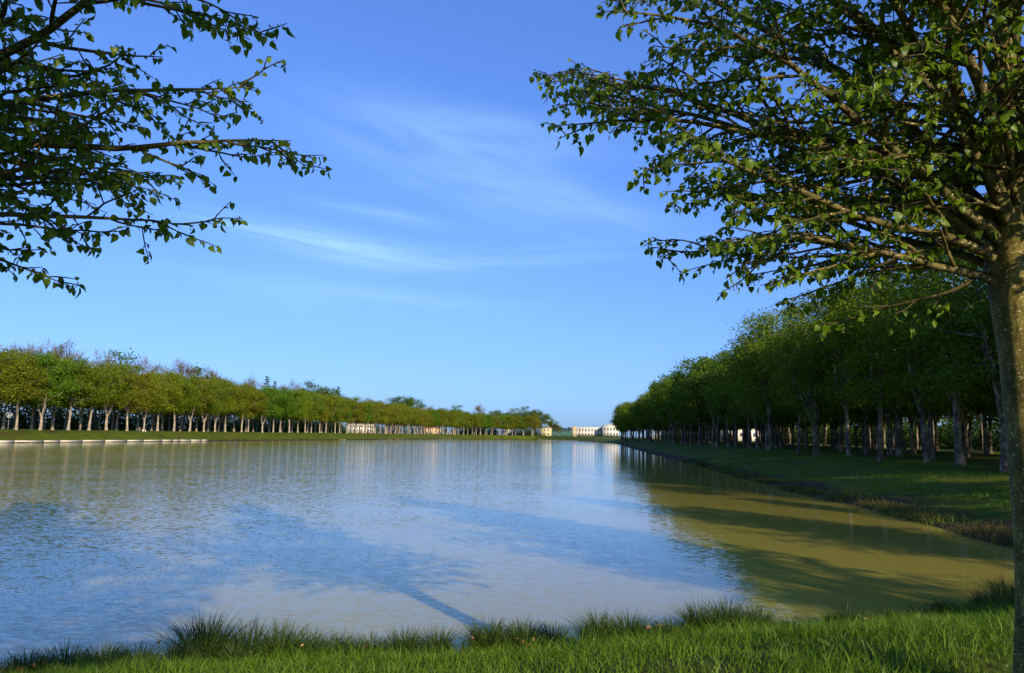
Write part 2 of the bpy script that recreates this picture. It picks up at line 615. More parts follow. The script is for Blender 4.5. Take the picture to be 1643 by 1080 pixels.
RINGS = [-4, -1.2, -0.5, -0.2, -0.05, 0.06, 0.16, 0.3, 0.5, 0.75, 1.05, 1.4, 1.8, 2.3, 2.9, 3.6, 4.4, 5.3, 6.3, 7.5, 9, 10.5, 12, 14, 17, 21,
         27, 36, 52, 80, 140, 300, 800, 3000, 7000]
nO = len(OUT)
V = []
shore_wob = 0.10 * wob(OUT[:, 0] * 1.0, OUT[:, 1] * 1.0, 1.6) + 0.22 * wob(OUT[:, 0], OUT[:, 1], 0.35)
for d in RINGS:
    wfac = math.exp(-abs(d) / 3.0)
    P = OUT + NRM * (d + 0 * shore_wob[:, None]) + NRM * (shore_wob * wfac)[:, None]
    V.append(np.column_stack([P, height(P[:, 0], P[:, 1], np.full(nO, d))]))
V = np.vstack(V)
i = np.arange(len(RINGS) - 1)[:, None] * nO
j = np.arange(nO)[None, :]
j2 = (j + 1) % nO
Q = np.stack([i + j, i + nO + j, i + nO + j2, i + j2], -1).reshape(-1, 4)
ground = link('ground', mesh_np('ground', V, None, Q, M['ground'], True))
tag(ground, 'grassy ground sloping down to the lake', 'ground', kind='structure')

inner = OUT + NRM * 1.2
cen = np.array([[-20.0, 250.0]])
wv = np.vstack([np.column_stack([inner, np.zeros(nO)]), np.column_stack([cen, [0.0]])])
wtri = np.stack([np.arange(nO), (np.arange(nO) + 1) % nO, np.full(nO, nO)], 1)
water = link('lake_water', mesh_np('lake_water', wv, wtri, None, M['water'], True))
tag(water, 'rippled murky lake water', 'water', kind='structure')


def px_dir(px, py):
    """world direction of a photo pixel (used to read positions off the photograph)"""
    v = Vector(((px - 821.5) / F, (540 - py) / F, -1.0))
    return (cam.matrix_world.to_3x3() @ v).normalized()


def px_at(px, Y, py=700):
    d = px_dir(px, py)
    return d.x / d.y * Y


# ------------------------------------------------------------------ trees: background kinds
def leaf_quads(P, size, rng, up=0.5, jit=0.35):
    """diamond shaped leaf sprays at points P"""
    n = len(P)
    a = rng.normal(size=(n, 3))
    a[:, 2] *= 0.6
    a /= np.linalg.norm(a, axis=1)[:, None]
    nz = rng.normal(size=(n, 3))
    nz[:, 2] += up
    b = np.cross(nz, a)
    b /= np.linalg.norm(b, axis=1)[:, None] + 1e-9
    s = size * (1 + jit * rng.normal(size=(n, 1))).clip(0.4, 1.9)
    v0 = P - a * s * 0.6
    v1 = P + b * s * 0.36 - np.cross(a, b) * s * 0.10
    v2 = P + a * s * 0.6
    v3 = P - b * s * 0.36 - np.cross(a, b) * s * 0.10
    V_ = np.stack([v0, v1, v2, v3], 1).reshape(-1, 3)
    Q_ = np.arange(4 * n).reshape(-1, 4)
    return V_, Q_


def bez(p0, p1, p2, n):
    t = np.linspace(0, 1, n)[:, None]
    return (1 - t) ** 2 * p0 + 2 * t * (1 - t) * p1 + t * t * p2


def park_tree(name, seed, H, base, rx, n_clump, n_leaf, size, tr=0.34, shape='box', fork=False, bark='bark', sig=0.55,
              leaf='leaf', twigs=0, limb_r=0.13, drop=0.0, low=4, leanf=0.25, flare=0.55):
    """a trunk with limbs and a crown of leaf sprays gathered in clumps: returns the thing (an Empty with parts)"""
    rng = np.random.default_rng(seed)
    G = Geo()
    zc = (H + base) / 2
    rz = (H - base) / 2
    cl = []
    while len(cl) < n_clump:
        p = rng.uniform(-1, 1, 3)
        ex = 3.2 if shape == 'box' else 2.2
        r = (np.abs(p) ** ex).sum() ** (1 / ex)
        if r > 1 or r < 0.45 * rng.random():
            continue
        if shape == 'dome' and p[2] < -0.2 and np.hypot(p[0], p[1]) > 0.95 + p[2] * 0.5:
            continue
        f = 1 + 0.10 * math.sin(3 * math.atan2(p[1], p[0]) + seed) + 0.08 * rng.normal()
        cl.append((p[0] * rx * f, p[1] * rx * f, zc + p[2] * rz * (1 + 0.05 * rng.normal())))
    cl = np.array(cl)
    lean = rng.normal(size=2) * leanf
    # trunk
    top = base + (H - base) * 0.45
    zt = np.linspace(0, 1, 9)
    tp = np.column_stack([lean[0] * zt ** 1.5 + 0.08 * np.sin(zt * 7 + seed), lean[1] * zt ** 1.5 + 0.08 * np.cos(zt * 6 + seed), zt * top])
    trd = tr * (1 - 0.55 * zt) + tr * flare * np.exp(-zt * top / 0.40)
    k = 9
    ang = np.arange(k) * 2 * math.pi / k
    lob = 1 + 0.10 * np.sin(ang * 3 + seed)[None, :] + 0.06 * rng.normal(size=(9, k))
    tp[0, 2] = -0.25
    nodes, nrad = [tp[i_] for i_ in range(low, 9)], [trd[i_] for i_ in range(low, 9)]
    if fork:
        fz = 2.6 + rng.random() * 0.8
        ft = np.array([0, 0, fz])
        tp = np.column_stack([0.04 * np.sin(zt * 6), 0.04 * np.cos(zt * 5), zt * fz])
        tp[0, 2] = -0.25
        trd = tr * (1.05 - 0.2 * zt) + tr * 0.5 * np.exp(-zt * fz / 0.4)
        G.tube(tp, trd[:, None] * lob, k)
        nodes, nrad = [], []
        for q_ in range(3):
            aa = q_ * 2.1 + seed
            e = np.array([math.cos(aa) * rx * 0.4, math.sin(aa) * rx * 0.4, top + rng.random()])
            c_ = bez(ft - [0, 0, 0.2], ft + [math.cos(aa) * 0.8, math.sin(aa) * 0.8, 1.0], e, 8)
            r_ = np.linspace(tr * 0.62, tr * 0.3, 8)
            G.tube(c_, r_, 7)
            nodes += [c_[i_] for i_ in range(3, 8)]
            nrad += [r_[i_] for i_ in range(3, 8)]
    else:
        G.tube(tp, trd[:, None] * lob, k)
    trunk = G.mesh(name + '_trunk', M[bark], True)
    # limbs
    L = Geo()
    nodes = np.array(nodes)
    n_l = 9
    order = rng.permutation(len(cl))[:n_l]
    ln, lr = [], []
    for q_ in order:
        e = cl[q_] * [0.72, 0.72, 1] + [0, 0, -0.4]
        s_i = rng.integers(0, max(1, len(nodes) - 1))
        s_ = nodes[s_i]
        mid = s_ * 0.45 + e * 0.55 + [0, 0, (e[2] - s_[2]) * -0.1 + 0.5]
        c_ = bez(s_, mid, e, 7)
        c_[1:-1] += rng.normal(size=(5, 3)) * 0.10
        r_ = np.linspace(min(limb_r, nrad[s_i] * 0.6), 0.035, 7)
        L.tube(c_, r_, 5)
        ln += list(c_[2:]); lr += list(r_[2:])
    ln = np.array(ln)
    for q_ in range(len(cl)):
        e = cl[q_]
        dd = np.linalg.norm(ln - e, axis=1) + 1.5 * np.maximum(0, ln[:, 2] - e[2])
        s_i = dd.argmin()
        if dd[s_i] > rx * 1.1:
            continue
        mid = (ln[s_i] + e) / 2 + rng.normal(size=3) * 0.18
        L.tube(bez(ln[s_i], mid, e, 4), np.linspace(lr[s_i] * 0.6 + 0.01, 0.015, 4), 4, False)
    if twigs:
        for q_ in range(twigs):
            c0 = cl[rng.integers(len(cl))]
            od = (c0 - [0, 0, zc - rz * 0.5])
            od /= np.linalg.norm(od)
            d_ = od + rng.normal(size=3) * 0.45
            p0 = c0 + rng.normal(size=3) * 0.35
            L.tube(np.array([p0, p0 + d_ * 0.5, p0 + d_ * 0.9 + [0, 0, 0.2]]), [0.035, 0.025, 0.012], 3, False)
    limbs = L.mesh(name + '_limbs', M[bark], True)
    # foliage
    per = n_leaf // len(cl)
    w8 = (0.7 + 0.6 * rng.random(len(cl)))
    P = []
    for q_, c0 in enumerate(cl):
        m_ = max(5, int(per * w8[q_]))
        s_ = sig * (0.7 + 0.6 * rng.random())
        g = rng.normal(size=(m_, 3)) * [s_, s_, s_ * 0.62]
        g[:, 2] -= drop * np.hypot(g[:, 0], g[:, 1])
        P.append(c0 + g)
    P = np.vstack(P)
    P = P[P[:, 2] > base - 0.9]
    v_, q_ = leaf_quads(P, size, rng)
    fol = mesh_np(name + '_foliage', v_, None, q_, M[leaf])
    root = empty(name, (0, 0, 0))
    if fork: root['forked'] = 1
    link('trunk', trunk, root)
    link('limbs', limbs, root)
    f = link('crown', fol, root)
    return root


def tint_word(t):
    if t[0] > 1.2 * t[1]: return 'russet-olive'
    if t[1] > 1.12 * t[0]: return 'fresh green'
    return 'olive-green'


def place_kind(protos, spots, rng, label, cat, group, tints, used, hs=(0.92, 1.1)):
    for (x, y) in spots:
        k = rng.integers(len(protos))
        s = rng.uniform(*hs)
        sc = (s * rng.uniform(0.93, 1.07), s * rng.uniform(0.93, 1.07), s)
        loc = (x, y, gz(x, y) - 0.05)
        if protos[k].name not in used:
            used.add(protos[k].name)
            o = protos[k]
            o.location = loc
            o.rotation_euler = (0, 0, rng.uniform(0, 6.28))
            o.scale = sc
        else:
            o = copy_thing(protos[k], loc, rng.uniform(0, 6.28), sc)
        tint = tints[rng.choice(len(tints))]
        f = rng.uniform(0.92, 1.26)
        for ch in o.children:
            if ch.name.startswith('crown'):
                ch.color = (tint[0] * f, tint[1] * f, tint[2] * f, 1)
        words = tint_word(tint) + (' fork-trunked' if protos[k].get('forked') else '')
        tag(o, label.replace('{t}', words), cat, group)


def offset_line(d, lo, hi, spacing, jit, rng):
    """points at distance d outside the outline for outline indices with test lo..hi (arc positions)"""
    P = OUT + NRM * d
    seg = np.linalg.norm(np.diff(P, axis=0), axis=1)
    s = np.concatenate([[0], np.cumsum(seg)])
    a, b = s[lo], s[hi]
    ts = np.arange(min(a, b), max(a, b), spacing)
    xs = np.interp(ts, s, P[:, 0]) + rng.normal(size=len(ts)) * jit
    ys = np.interp(ts, s, P[:, 1]) + rng.normal(size=len(ts)) * jit
    return list(zip(xs, ys))


def idx_near(x, y):
    return int(np.linalg.norm(OUT - [x, y], axis=1).argmin())


used = set()
# --- the sunlit far bank: clipped lindens in two rows
rl = np.random.default_rng(21)
clip = [park_tree('clipped_linden', 100 + q, 14.9, 5.5, 5.0, 85, 15000, 0.25, 0.27, 'box', fork=(q in (2, 4)), sig=0.80) for q in range(6)]
TINT_L = [(1.52, 1.40, 0.8), (1.5, 1.3, 0.8), (1.65, 1.25, 0.9), (1.3, 1.45, 0.8), (1.55, 1.42, 0.8), (1.7, 1.22, 1.0), (0.9, 1.35, 0.8), (1.45, 1.35, 0.8), (1.35, 1.4, 0.8)]
i_end, i_start = idx_near(14, 618), idx_near(-98, 100)
rowA = offset_line(10.5, i_end, i_start, 7.4, 0.5, rl)
rowB = offset_line(17.0, i_end, i_start, 7.6, 0.6, rl)
rowC = offset_line(24.0, i_end, i_start, 8.5, 0.8, rl)
place_kind(clip, rowA, rl, '{t} clipped linden in the waterside row on the sunlit bank across the lake', 'tree',
           'waterside row on the sunlit bank', TINT_L, used)
place_kind(clip, rowB, rl, '{t} clipped linden in the second row on the sunlit bank across the lake', 'tree',
           'second row on the sunlit bank', TINT_L, used)
place_kind(clip, [p for p in rowC if p[1] < 330], rl, '{t} clipped linden in the third row on the sunlit bank', 'tree',
           'third row on the sunlit bank', TINT_L, used)

# --- taller wood trees rising behind those rows, read off the photograph's skyline
bare = [park_tree('budding_tree', 200 + q, 16.0, 6.0, 4.2, 60, 3600, 0.20, 0.3, 'ball', sig=0.75, twigs=700, bark='bark_dark') for q in range(2)]
round_t = [park_tree('round_tree', 210 + q, 17.0, 5.0, 5.2, 50, 7000, 0.36, 0.35, 'ball', sig=0.95, bark='bark_dark') for q in range(2)]
TB = [(1.5, 0.85, 1.6), (1.3, 0.9, 1.3), (1.6, 0.8, 2.0)]
TG = [(0.8, 1.05, 1.2), (0.75, 1.0, 1.3)]


def skyline(list_, protos, label, cat, group, tints, H0, back):
    for (px, py) in list_:
        # walk along the ray until `back` metres behind the outline
        Y = 100.0
        while Y < 900:
            X = px_at(px, Y)
            if X < -22 + 0.11 * Y + 40 and sdist(X, Y) > back and (Y > 90):
                break
            Y += 4.0
        d = px_dir(px, py)
        ztop = CAM_H + d.z / math.hypot(d.x, d.y) * math.hypot(X, Y)
        h = ztop - gz(X, Y)
        s = h / H0
        place_kind(protos, [(X, Y)], rl, label, cat, group, tints, used, (s, s * 1.001))


skyline([(15, 556), (52, 549), (92, 551), (150, 566), (228, 575), (282, 580), (330, 593), (398, 607), (462, 612), (590, 640), (690, 652),
         (705, 655), (768, 650)],
        bare, 'tall brown budding tree rising behind the clipped rows across the lake', 'tree', 'budding trees behind the clipped rows', TB, 16.4, 34)
skyline([(180, 562), (305, 588), (495, 612), (520, 618), (640, 634), (661, 636), (735, 650), (795, 657)],
        round_t, 'round-headed green tree standing above the clipped rows across the lake', 'tree',
        'round trees above the clipped rows', TG, 17.3, 34)
skyline([(815, 661), (828, 655), (845, 652), (860, 656), (874, 663), (886, 672), (896, 682)],
        round_t, 'big broad tree of the domed grove beside the yellow house', 'tree', 'domed grove by the yellow house',
        [(1.0, 1.0, 0.9), (0.9, 1.0, 1.0), (1.2, 0.95, 1.0)], 17.3, 44)


def conifer(name, seed, H, R):
    rng = np.random.default_rng(seed)
    G = Geo()
    G.tube([(0, 0, -0.2), (0, 0, H * 0.5), (0, 0, H)], [0.3, 0.18, 0.03], 7)
    trunk = G.mesh(name + '_trunk', M['bark_dark'], True)
    P, B = [], Geo()
    z = H * 0.3
    while z < H * 0.98:
        r = R * (1 - (z / H)) ** 0.75 * rng.uniform(0.45, 1.25) + 0.1
        for q_ in range(5):
            a = rng.uniform(0, 6.28)
            e = np.array([math.cos(a) * r, math.sin(a) * r, z - r * 0.15])
            B.tube([(0, 0, z), e * [0.6, 0.6, 1] + [0, 0, 0.1], e], [0.06, 0.04, 0.02], 4, False)
            n = int(60 * r / R) + 4
            t = rng.random((n, 1)) ** 0.7
            P.append(np.array([0, 0, z]) * (1 - t) + e * t + rng.normal(size=(n, 3)) * [0.22, 0.22, 0.14])
        z += H * 0.038
    v_, q_ = leaf_quads(np.vstack(P), 0.32, rng)
    root = empty(name, (0, 0, 0))
    link('trunk', trunk, root)
    link('limbs', B.mesh(name + '_limbs', M['bark_dark']), root)
    link('crown', mesh_np(name + '_needles', v_, None, q_, M['leaf']), root)
    return root


con = [conifer('conifer', 31, 20.0, 5.2), conifer('conifer', 32, 20.0, 3.6)]
for k, (px, py, lab) in enumerate(((424, 600, 'dark twin-tipped conifer rising above the clipped rows across the lake'),
                                   (436, 608, 'smaller dark conifer close beside the taller conifer across the lake'),
                                   (539, 617, 'thin lone conifer spire poking above the clipped rows'))):
    Y = 100.0
    while True:
        X = px_at(px, Y)
        if sdist(X, Y) > 40: break
        Y += 3
    d = px_dir(px, py)
    s = (CAM_H + d.z / math.hypot(d.x, d.y) * math.hypot(X, Y) - gz(X, Y)) / 20.0
    o = con[k] if k < 2 else copy_thing(con[1], (0, 0, 0), 0)
    o.location = (X, Y, gz(X, Y))
    o.scale = (s, s, s)
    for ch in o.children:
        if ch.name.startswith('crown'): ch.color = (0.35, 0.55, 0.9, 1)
    tag(o, lab, 'conifer')

# --- the shaded bank on the right: leafy planes in five rows
rr = np.random.default_rng(5)
near_plane = [park_tree('plane_tree', 300 + q, 15.4, 4.4 + 0.5 * (q % 2), 4.4 + 0.25 * (q % 3), 85, 21000, 0.165, 0.21 + 0.02 * (q % 3), ('dome', 'ball')[q % 2], sig=0.62, bark='bark_plane', limb_r=0.15,
                        drop=0.22, low=3, leanf=0.7, flare=0.35, fork=(q == 3)) for q in range(5)]
far_plane = [park_tree('plane_tree', 320 + q, 15.0, 4.7, 4.4, 60, 9000, 0.26, 0.25, ('dome', 'ball')[q % 2], sig=0.70, bark='bark_plane', limb_r=0.15, drop=0.15, low=3,
                       leanf=0.6, flare=0.35, fork=(q == 3)) for q in range(4)]
TR = [(1.25, 1.4, 0.9), (1.0, 1.35, 0.9), (1.4, 1.45, 0.9), (0.95, 1.3, 1.0)]
rows = {}
for k in range(6):
    for m_ in range(62):
        Y = -4 + m_ * 6.7 + (3.5 if k % 2 else 0) + rr.normal() * 0.9
        X = 25.0 + 0.078 * Y + k * 7.2 + rr.normal() * 0.9
        if Y > 405: continue
        if k >= 3 and Y > 330: continue
        if rr.random() < 0.10 and k: continue
        if Y < 46 + 4 * k and k > 3: continue
        if Y < 16: continue
        if Y < 44 and rr.random() < 0.30: continue
        rows.setdefault(k, []).append((X, Y))
NAMES = ['waterside row', 'second row', 'third row', 'fourth row', 'fifth row', 'sixth row']
for k, spots in rows.items():
    nr = [p for p in spots if p[1] < 125]
    fr = [p for p in spots if p[1] >= 125]
    lab = '{t} plane tree in the %s on the shaded bank' % NAMES[k] if k else '{t} plane tree in the waterside row on the shaded bank'
    grp = NAMES[k] + ' on the shaded bank'
    place_kind(near_plane, nr, rr, lab, 'tree', grp, TR, used, (0.86, 1.16))
    place_kind(far_plane, fr, rr, lab, 'tree', grp, TR, used, (0.86, 1.16))

# ------------------------------------------------------------------ foreground lindens
def leaf_mesh(seed):
    rng = np.random.default_rng(seed)
    # heart shaped blade along +Y, folded along the midrib, tip bent down
    half = [(0.0, 0.0), (0.20, -0.10), (0.42, 0.02), (0.50, 0.28), (0.42, 0.58), (0.22, 0.84), (0.0, 1.08)]
    fold = 0.05 + 0.45 * rng.random()
    curl = 0.10 + 0.55 * rng.random()
    skew = rng.normal() * 0.12
    mids = [(0, 0.0), (0, 0.28), (0, 0.62), (0, 1.08)]

    def z(x, y):
        return abs(x) * fold - curl * max(0, y - 0.1) ** 2 + 0.03 * math.sin(9 * y + seed)
    wx = 0.85 + 0.3 * rng.random()
    V_ = [(skew * y * y, y, z(0, y)) for _, y in mids]
    idx_r = [0]; idx_l = [0]
    for (x, y) in half[1:-1]:
        idx_r.append(len(V_)); V_.append((x * wx + skew * y * y, y, z(x, y) + 0.05 * rng.normal()))
        idx_l.append(len(V_)); V_.append((-x * wx + skew * y * y, y, z(x, y) + 0.05 * rng.normal()))
    idx_r.append(3); idx_l.append(3)
    T = []
    mids_i = [0, 0, 1, 1, 2, 2, 3]
    for side, ids in ((1, idx_r), (-1, idx_l)):
        for a in range(len(ids) - 1):
            m0, m1 = mids_i[a], mids_i[a + 1]
            tri = [(ids[a], ids[a + 1], m1)] if m0 == m1 else [(ids[a], ids[a + 1], m0), (m0, ids[a + 1], m1)]
            for t_ in tri:
                if len(set(t_)) == 3:
                    T.append(t_ if side == 1 else t_[::-1])
    # petiole
    b = len(V_)
    V_ += [(-0.012, -0.42, 0.05), (0.012, -0.42, 0.05), (0.012, 0.02, 0.0), (-0.012, 0.02, 0.0)]
    T += [(b, b + 1, b + 2), (b, b + 2, b + 3)]
    return np.array(V_, float), np.array(T)


LEAVES = [leaf_mesh(s) for s in range(9)]


def unit(v):
    return v / (np.linalg.norm(v) + 1e-9)


def near_linden(name, seed, prims, leader, tr=0.150, fork=2.75, lean=(0.0, 0.0), bulge=0.06, skip=0.16, lsc=0.70):
    rng = np.random.default_rng(seed)
    zs = np.linspace(0, leader, 26)
    tp = np.column_stack([lean[0] * zs + 0.02 * np.sin(zs * 2.1), lean[1] * zs + 0.02 * np.cos(zs * 1.7), zs])
    rd = np.where(zs < fork, tr * (1.04 - 0.05 * zs), 0) + 0.09 * np.exp(-zs / 0.22)
    rd = rd + bulge * np.exp(-((zs - fork) / 0.40) ** 2) * (zs < fork + 0.2)
    up = zs >= fork
    rd[up] = np.maximum(0.02, tr * 0.72 * (1 - (zs[up] - fork) / (leader - fork)) ** 0.9) + bulge * 0.5 * np.exp(-((zs[up] - fork) / 0.3) ** 2)
    tp[0, 2] = -0.3
    k = 22
    a = np.arange(k) * 2 * math.pi / k
    lob = 1 + 0.035 * np.sin(3 * a + 1)[None, :] + 0.02 * np.sin(5 * a[None, :] + zs[:, None] * 2) + 0.07 * np.exp(-((zs - fork) / 0.5) ** 2)[:, None] * np.sin(5 * a + 2)[None, :]
    G = Geo()
    G.tube(tp, rd[:, None] * lob, k)
    root = empty(name, (0, 0, 0))
    link('trunk', G.mesh(name + '_trunk', M['bark_near'], True), root)
    lp, ld, ls = [], [], []
    T = Geo()

    def grow(p, d, length, r0, lvl, elev_end, step):
        n = max(3, int(length / step))
        P_, R_ = [p], [r0]
        d = unit(d)
        for q in range(n):
            f = (q + 1) / n
            d = unit(d + rng.normal(size=3) * (0.07 if lvl == 1 else 0.11))
            hz = unit(np.array([d[0], d[1], 0]))
            tgt = unit(hz * math.cos(elev_end) + np.array([0, 0, math.sin(elev_end)]))
            bl = 0.11 if lvl == 1 else 0.16
            d = unit(d * (1 - bl) + tgt * bl)
            p = p + d * length / n
            P_.append(p)
            R_.append(max(0.0022, r0 * (1 - f) ** (0.85) + 0.0025))
        return np.array(P_), np.array(R_)

    def side_dirs(P_, q, sgn, ang, roll):
        t_ = unit(P_[min(q + 1, len(P_) - 1)] - P_[q - 1])
        s_ = np.cross(t_, [0, 0, 1.0])
        if np.linalg.norm(s_) < 0.15:
            s_ = np.array([math.cos(roll * 9), math.sin(roll * 9), 0])
        s_ = unit(s_)
        u_ = np.cross(s_, t_)
        s_ = unit(s_ * math.cos(roll) * sgn + u_ * math.sin(roll))
        return unit(t_ * math.cos(ang) + s_ * math.sin(ang)), t_

    def put_leaves(P_, frm, gap):

        gap = gap * (0.8 if lsc < 1 else 0.62)
        sl_ = np.linalg.norm(np.diff(P_, axis=0), axis=1)
        cs = np.concatenate([[0], np.cumsum(sl_)])
        s0 = cs[-1] * frm
        sg = 1
        pos = s0
        while pos < cs[-1]:
            q = min(len(P_) - 2, np.searchsorted(cs, pos) - 1)
            q = max(q, 0)
            p = P_[q] + (P_[q + 1] - P_[q]) * ((pos - cs[q]) / (sl_[q] + 1e-9))
            t_ = unit(P_[q + 1] - P_[q])
            s_ = unit(np.cross(t_, [0.02, 0, 1.0])) * sg
            d_ = unit(t_ * 0.55 + s_ * 0.9 + np.array([0, 0, -0.05 - 1.1 * rng.random()]) + rng.normal(size=3) * 0.38)
            lp.append(p); ld.append(d_); ls.append(lsc * rng.uniform(0.034, 0.080) * rng.uniform(0.85, 1.0))
            sg = -sg
            pos += gap * rng.uniform(0.15, 1.7)
        lp.append(P_[-1]); ld.append(unit(P_[-1] - P_[-2] + np.array([0, 0, -0.7]) + rng.normal(size=3) * 0.2)); ls.append(lsc * rng.uniform(0.04, 0.085))

    lsc0 = lsc
    for (azd, eld, ln, z0, r0) in prims:
        lsc = lsc0 if z0 < 3.5 else 1.1
        r0 = r0 * 0.82
        A = math.radians(azd + rng.normal() * 3)
        E = math.radians(eld)
        hx = np.array([math.cos(A), math.sin(A), 0])
        st = np.array([np.interp(z0, zs, tp[:, 0]), np.interp(z0, zs, tp[:, 1]), z0]) + hx * 0.03
        d0 = hx * math.cos(min(E + 0.62, 1.45)) + np.array([0, 0, math.sin(min(E + 0.62, 1.45))])
        P_, R_ = grow(st, d0, ln, r0, 1, E - 0.12, 0.13)
        Lm = Geo()
        Lm.tube(P_, R_, 9)
        n = len(P_)
        sg = 1
        q = max(2, int(n * 0.16))
        while q < n - 1:
            f = q / n
            rem = ln * (1 - f)
            l2 = min(1.25, (0.30 + 0.50 * rem) * rng.uniform(0.6, 1.15))
            d2, _ = side_dirs(P_, q, sg, math.radians(rng.uniform(35, 62)), rng.normal() * 0.75)
            S_, SR = grow(P_[q], d2, l2, max(0.006, R_[q] * 0.5), 2, math.radians(rng.uniform(-14, 14)), 0.075)
            Lm.tube(S_, SR, 5, False)
            if l2 > 0.25:
                sg3 = 1
                for q3 in range(2, len(S_) - 1):
                    if rng.random() < (skip if z0 < 3.5 else 0.12): continue
                    l3 = rng.uniform(0.10, 0.34) * (1.15 - 0.6 * q3 / len(S_))
                    d3, _ = side_dirs(S_, q3, sg3, math.radians(rng.uniform(40, 65)), rng.normal() * 0.6)
                    U_, UR = grow(S_[q3], d3, l3, 0.0042, 3, math.radians(rng.uniform(-25, 5)), 0.06)
                    T.tube(U_, UR, 3, False)
                    put_leaves(U_, 0.35, 0.052)
                    sg3 = -sg3
            put_leaves(S_, 0.5, 0.05)
            sg = -sg
            q += 1 if rng.random() < 0.65 else 2
        put_leaves(P_, 0.75, 0.035)
        link('limb', Lm.mesh(name + '_limb', M['bark_limb'], True), root)
    link('twigs', T.mesh(name + '_twigs', M['bark_twig']), root)
    return root, np.array(lp), np.array(ld), np.array(ls), rng


def leaf_frames(ld, rng):
    n = len(ld)
    up = np.array([0, 0, 1.0]) + rng.normal(size=(n, 3)) * 0.6
    y = ld
    x = np.cross(y, up)
    x /= np.linalg.norm(x, axis=1)[:, None] + 1e-9
    z = np.cross(x, y)
    return x, y, z


def foliage(root, name, lp, ld, ls, rng, n_single):
    x, y, z = leaf_frames(ld, rng)
    loc = np.array(root.location)
    mw = cam.matrix_world.inverted()
    R = np.array(mw.to_3x3())
    t = np.array(mw.translation)
    pc = (lp + loc) @ R.T + t
    dep = -pc[:, 2]
    u = pc[:, 0] / np.maximum(dep, 0.1) * F + 821.5
    v = 540 - pc[:, 1] / np.maximum(dep, 0.1) * F
    vis = (dep > 0.3) & (u > 5) & (u < 1638) & (v > 5) & (v < 1075)
    facing = np.abs((z * ((lp + loc) - [0, 0, CAM_H]) / np.linalg.norm((lp + loc) - [0, 0, CAM_H], axis=1)[:, None]).sum(1))
    score = np.where(vis, ls / np.maximum(dep, 0.3) * (0.3 + facing), -1)
    pick = np.argsort(-score)[:n_single] if n_single else np.array([], int)
    pick = pick[score[pick] > 0]
    rest = np.ones(len(lp), bool)
    rest[pick] = False
    Vs, Ts, n0 = [], [], 0
    kind = rng.integers(0, len(LEAVES), len(lp))
    for k, (lv, lt) in enumerate(LEAVES):
        m = np.where(rest & (kind == k))[0]
        if len(m) == 0: continue
        lv2 = lv + [0, 0.42, -0.05]
        vv = (x[m][:, None, :] * lv2[None, :, 0:1] + y[m][:, None, :] * lv2[None, :, 1:2] + z[m][:, None, :] * lv2[None, :, 2:3]) * ls[m][:, None, None] + lp[m][:, None, :]
        tt = lt[None] + (np.arange(len(m)) * len(lv))[:, None, None] + n0
        Vs.append(vv.reshape(-1, 3)); Ts.append(tt.reshape(-1, 3))
        n0 += len(m) * len(lv)
    me = mesh_np(name + '_foliage', np.vstack(Vs), np.vstack(Ts), None, M['near_leaf'], True)
    tag(link('foliage', me, root), kind='stuff')
    lm = []
    for k, (lv, lt) in enumerate(LEAVES):
        lm.append(mesh_np(name + '_leaf', lv + [0, 0.42, -0.05], lt, None, M['near_leaf'], True))
    for q in pick:
        o = link('leaf', lm[kind[q]], root)
        s = ls[q]
        mat = Matrix(((x[q][0], y[q][0], z[q][0], 0), (x[q][1], y[q][1], z[q][1], 0), (x[q][2], y[q][2], z[q][2], 0), (0, 0, 0, 1)))
        o.matrix_basis = Matrix.Translation(lp[q]) @ mat @ Matrix.Scale(s, 4)
    return len(lp)


PRIM_R = [(186, -2, 1.9, 2.55, .032), (165, 6, 2.2, 2.6, .030), (196, 9, 2.5, 2.65, .036), (176, 15, 2.95, 2.7, .042), (202, 20, 2.9, 2.75, .040),
          (158, 20, 3.0, 2.72, .040), (182, 27, 3.3, 2.8, .048), (150, 34, 3.2, 2.85, .044), (208, 34, 2.9, 2.85, .040), (178, 42, 3.4, 2.85, .052),
          (195, 52, 3.3, 2.9, .046), (140, 52, 3.2, 2.9, .044), (170, 64, 3.3, 2.95, .046), (120, 10, 2.7, 2.65, .036), (100, 26, 2.9, 2.75, .038),
          (92, 46, 3.0, 2.85, .040), (65, 14, 2.7, 2.7, .034), (40, 30, 2.9, 2.75, .040), (20, 10, 2.7, 2.65, .034), (0, 26, 2.9, 2.75, .04),
          (340, 42, 3.0, 2.85, .04), (320, 15, 2.4, 2.7, .032), (298, 32, 1.9, 2.75, .030), (262, 48, 1.9, 2.8, .030), (232, 44, 1.9, 2.8, .032),
          (222, 60, 2.6, 2.9, .038)]
for q in range(22):
    PRIM_R.append((q * 137.5 % 360, 40 + 1.2 * q, 2.7 - 0.07 * q, 3.7 + 0.19 * q, .034 - 0.001 * q))
PRIM_R = [(a, e - (4 if 145 < a < 212 and z < 3.2 else 0), l * ((1.28 if e >= 25 else 1.10) if 138 < a < 212 and z < 3.2 else 1.0), z, r) for (a, e, l, z, r) in PRIM_R]
PRIM_L = [((180 - a) % 360, e + 6, l * (0.76 if e >= 20 else 0.86), z + 0.12, r) for (a, e, l, z, r) in PRIM_R if not (195 < a < 265 and e < 50)]

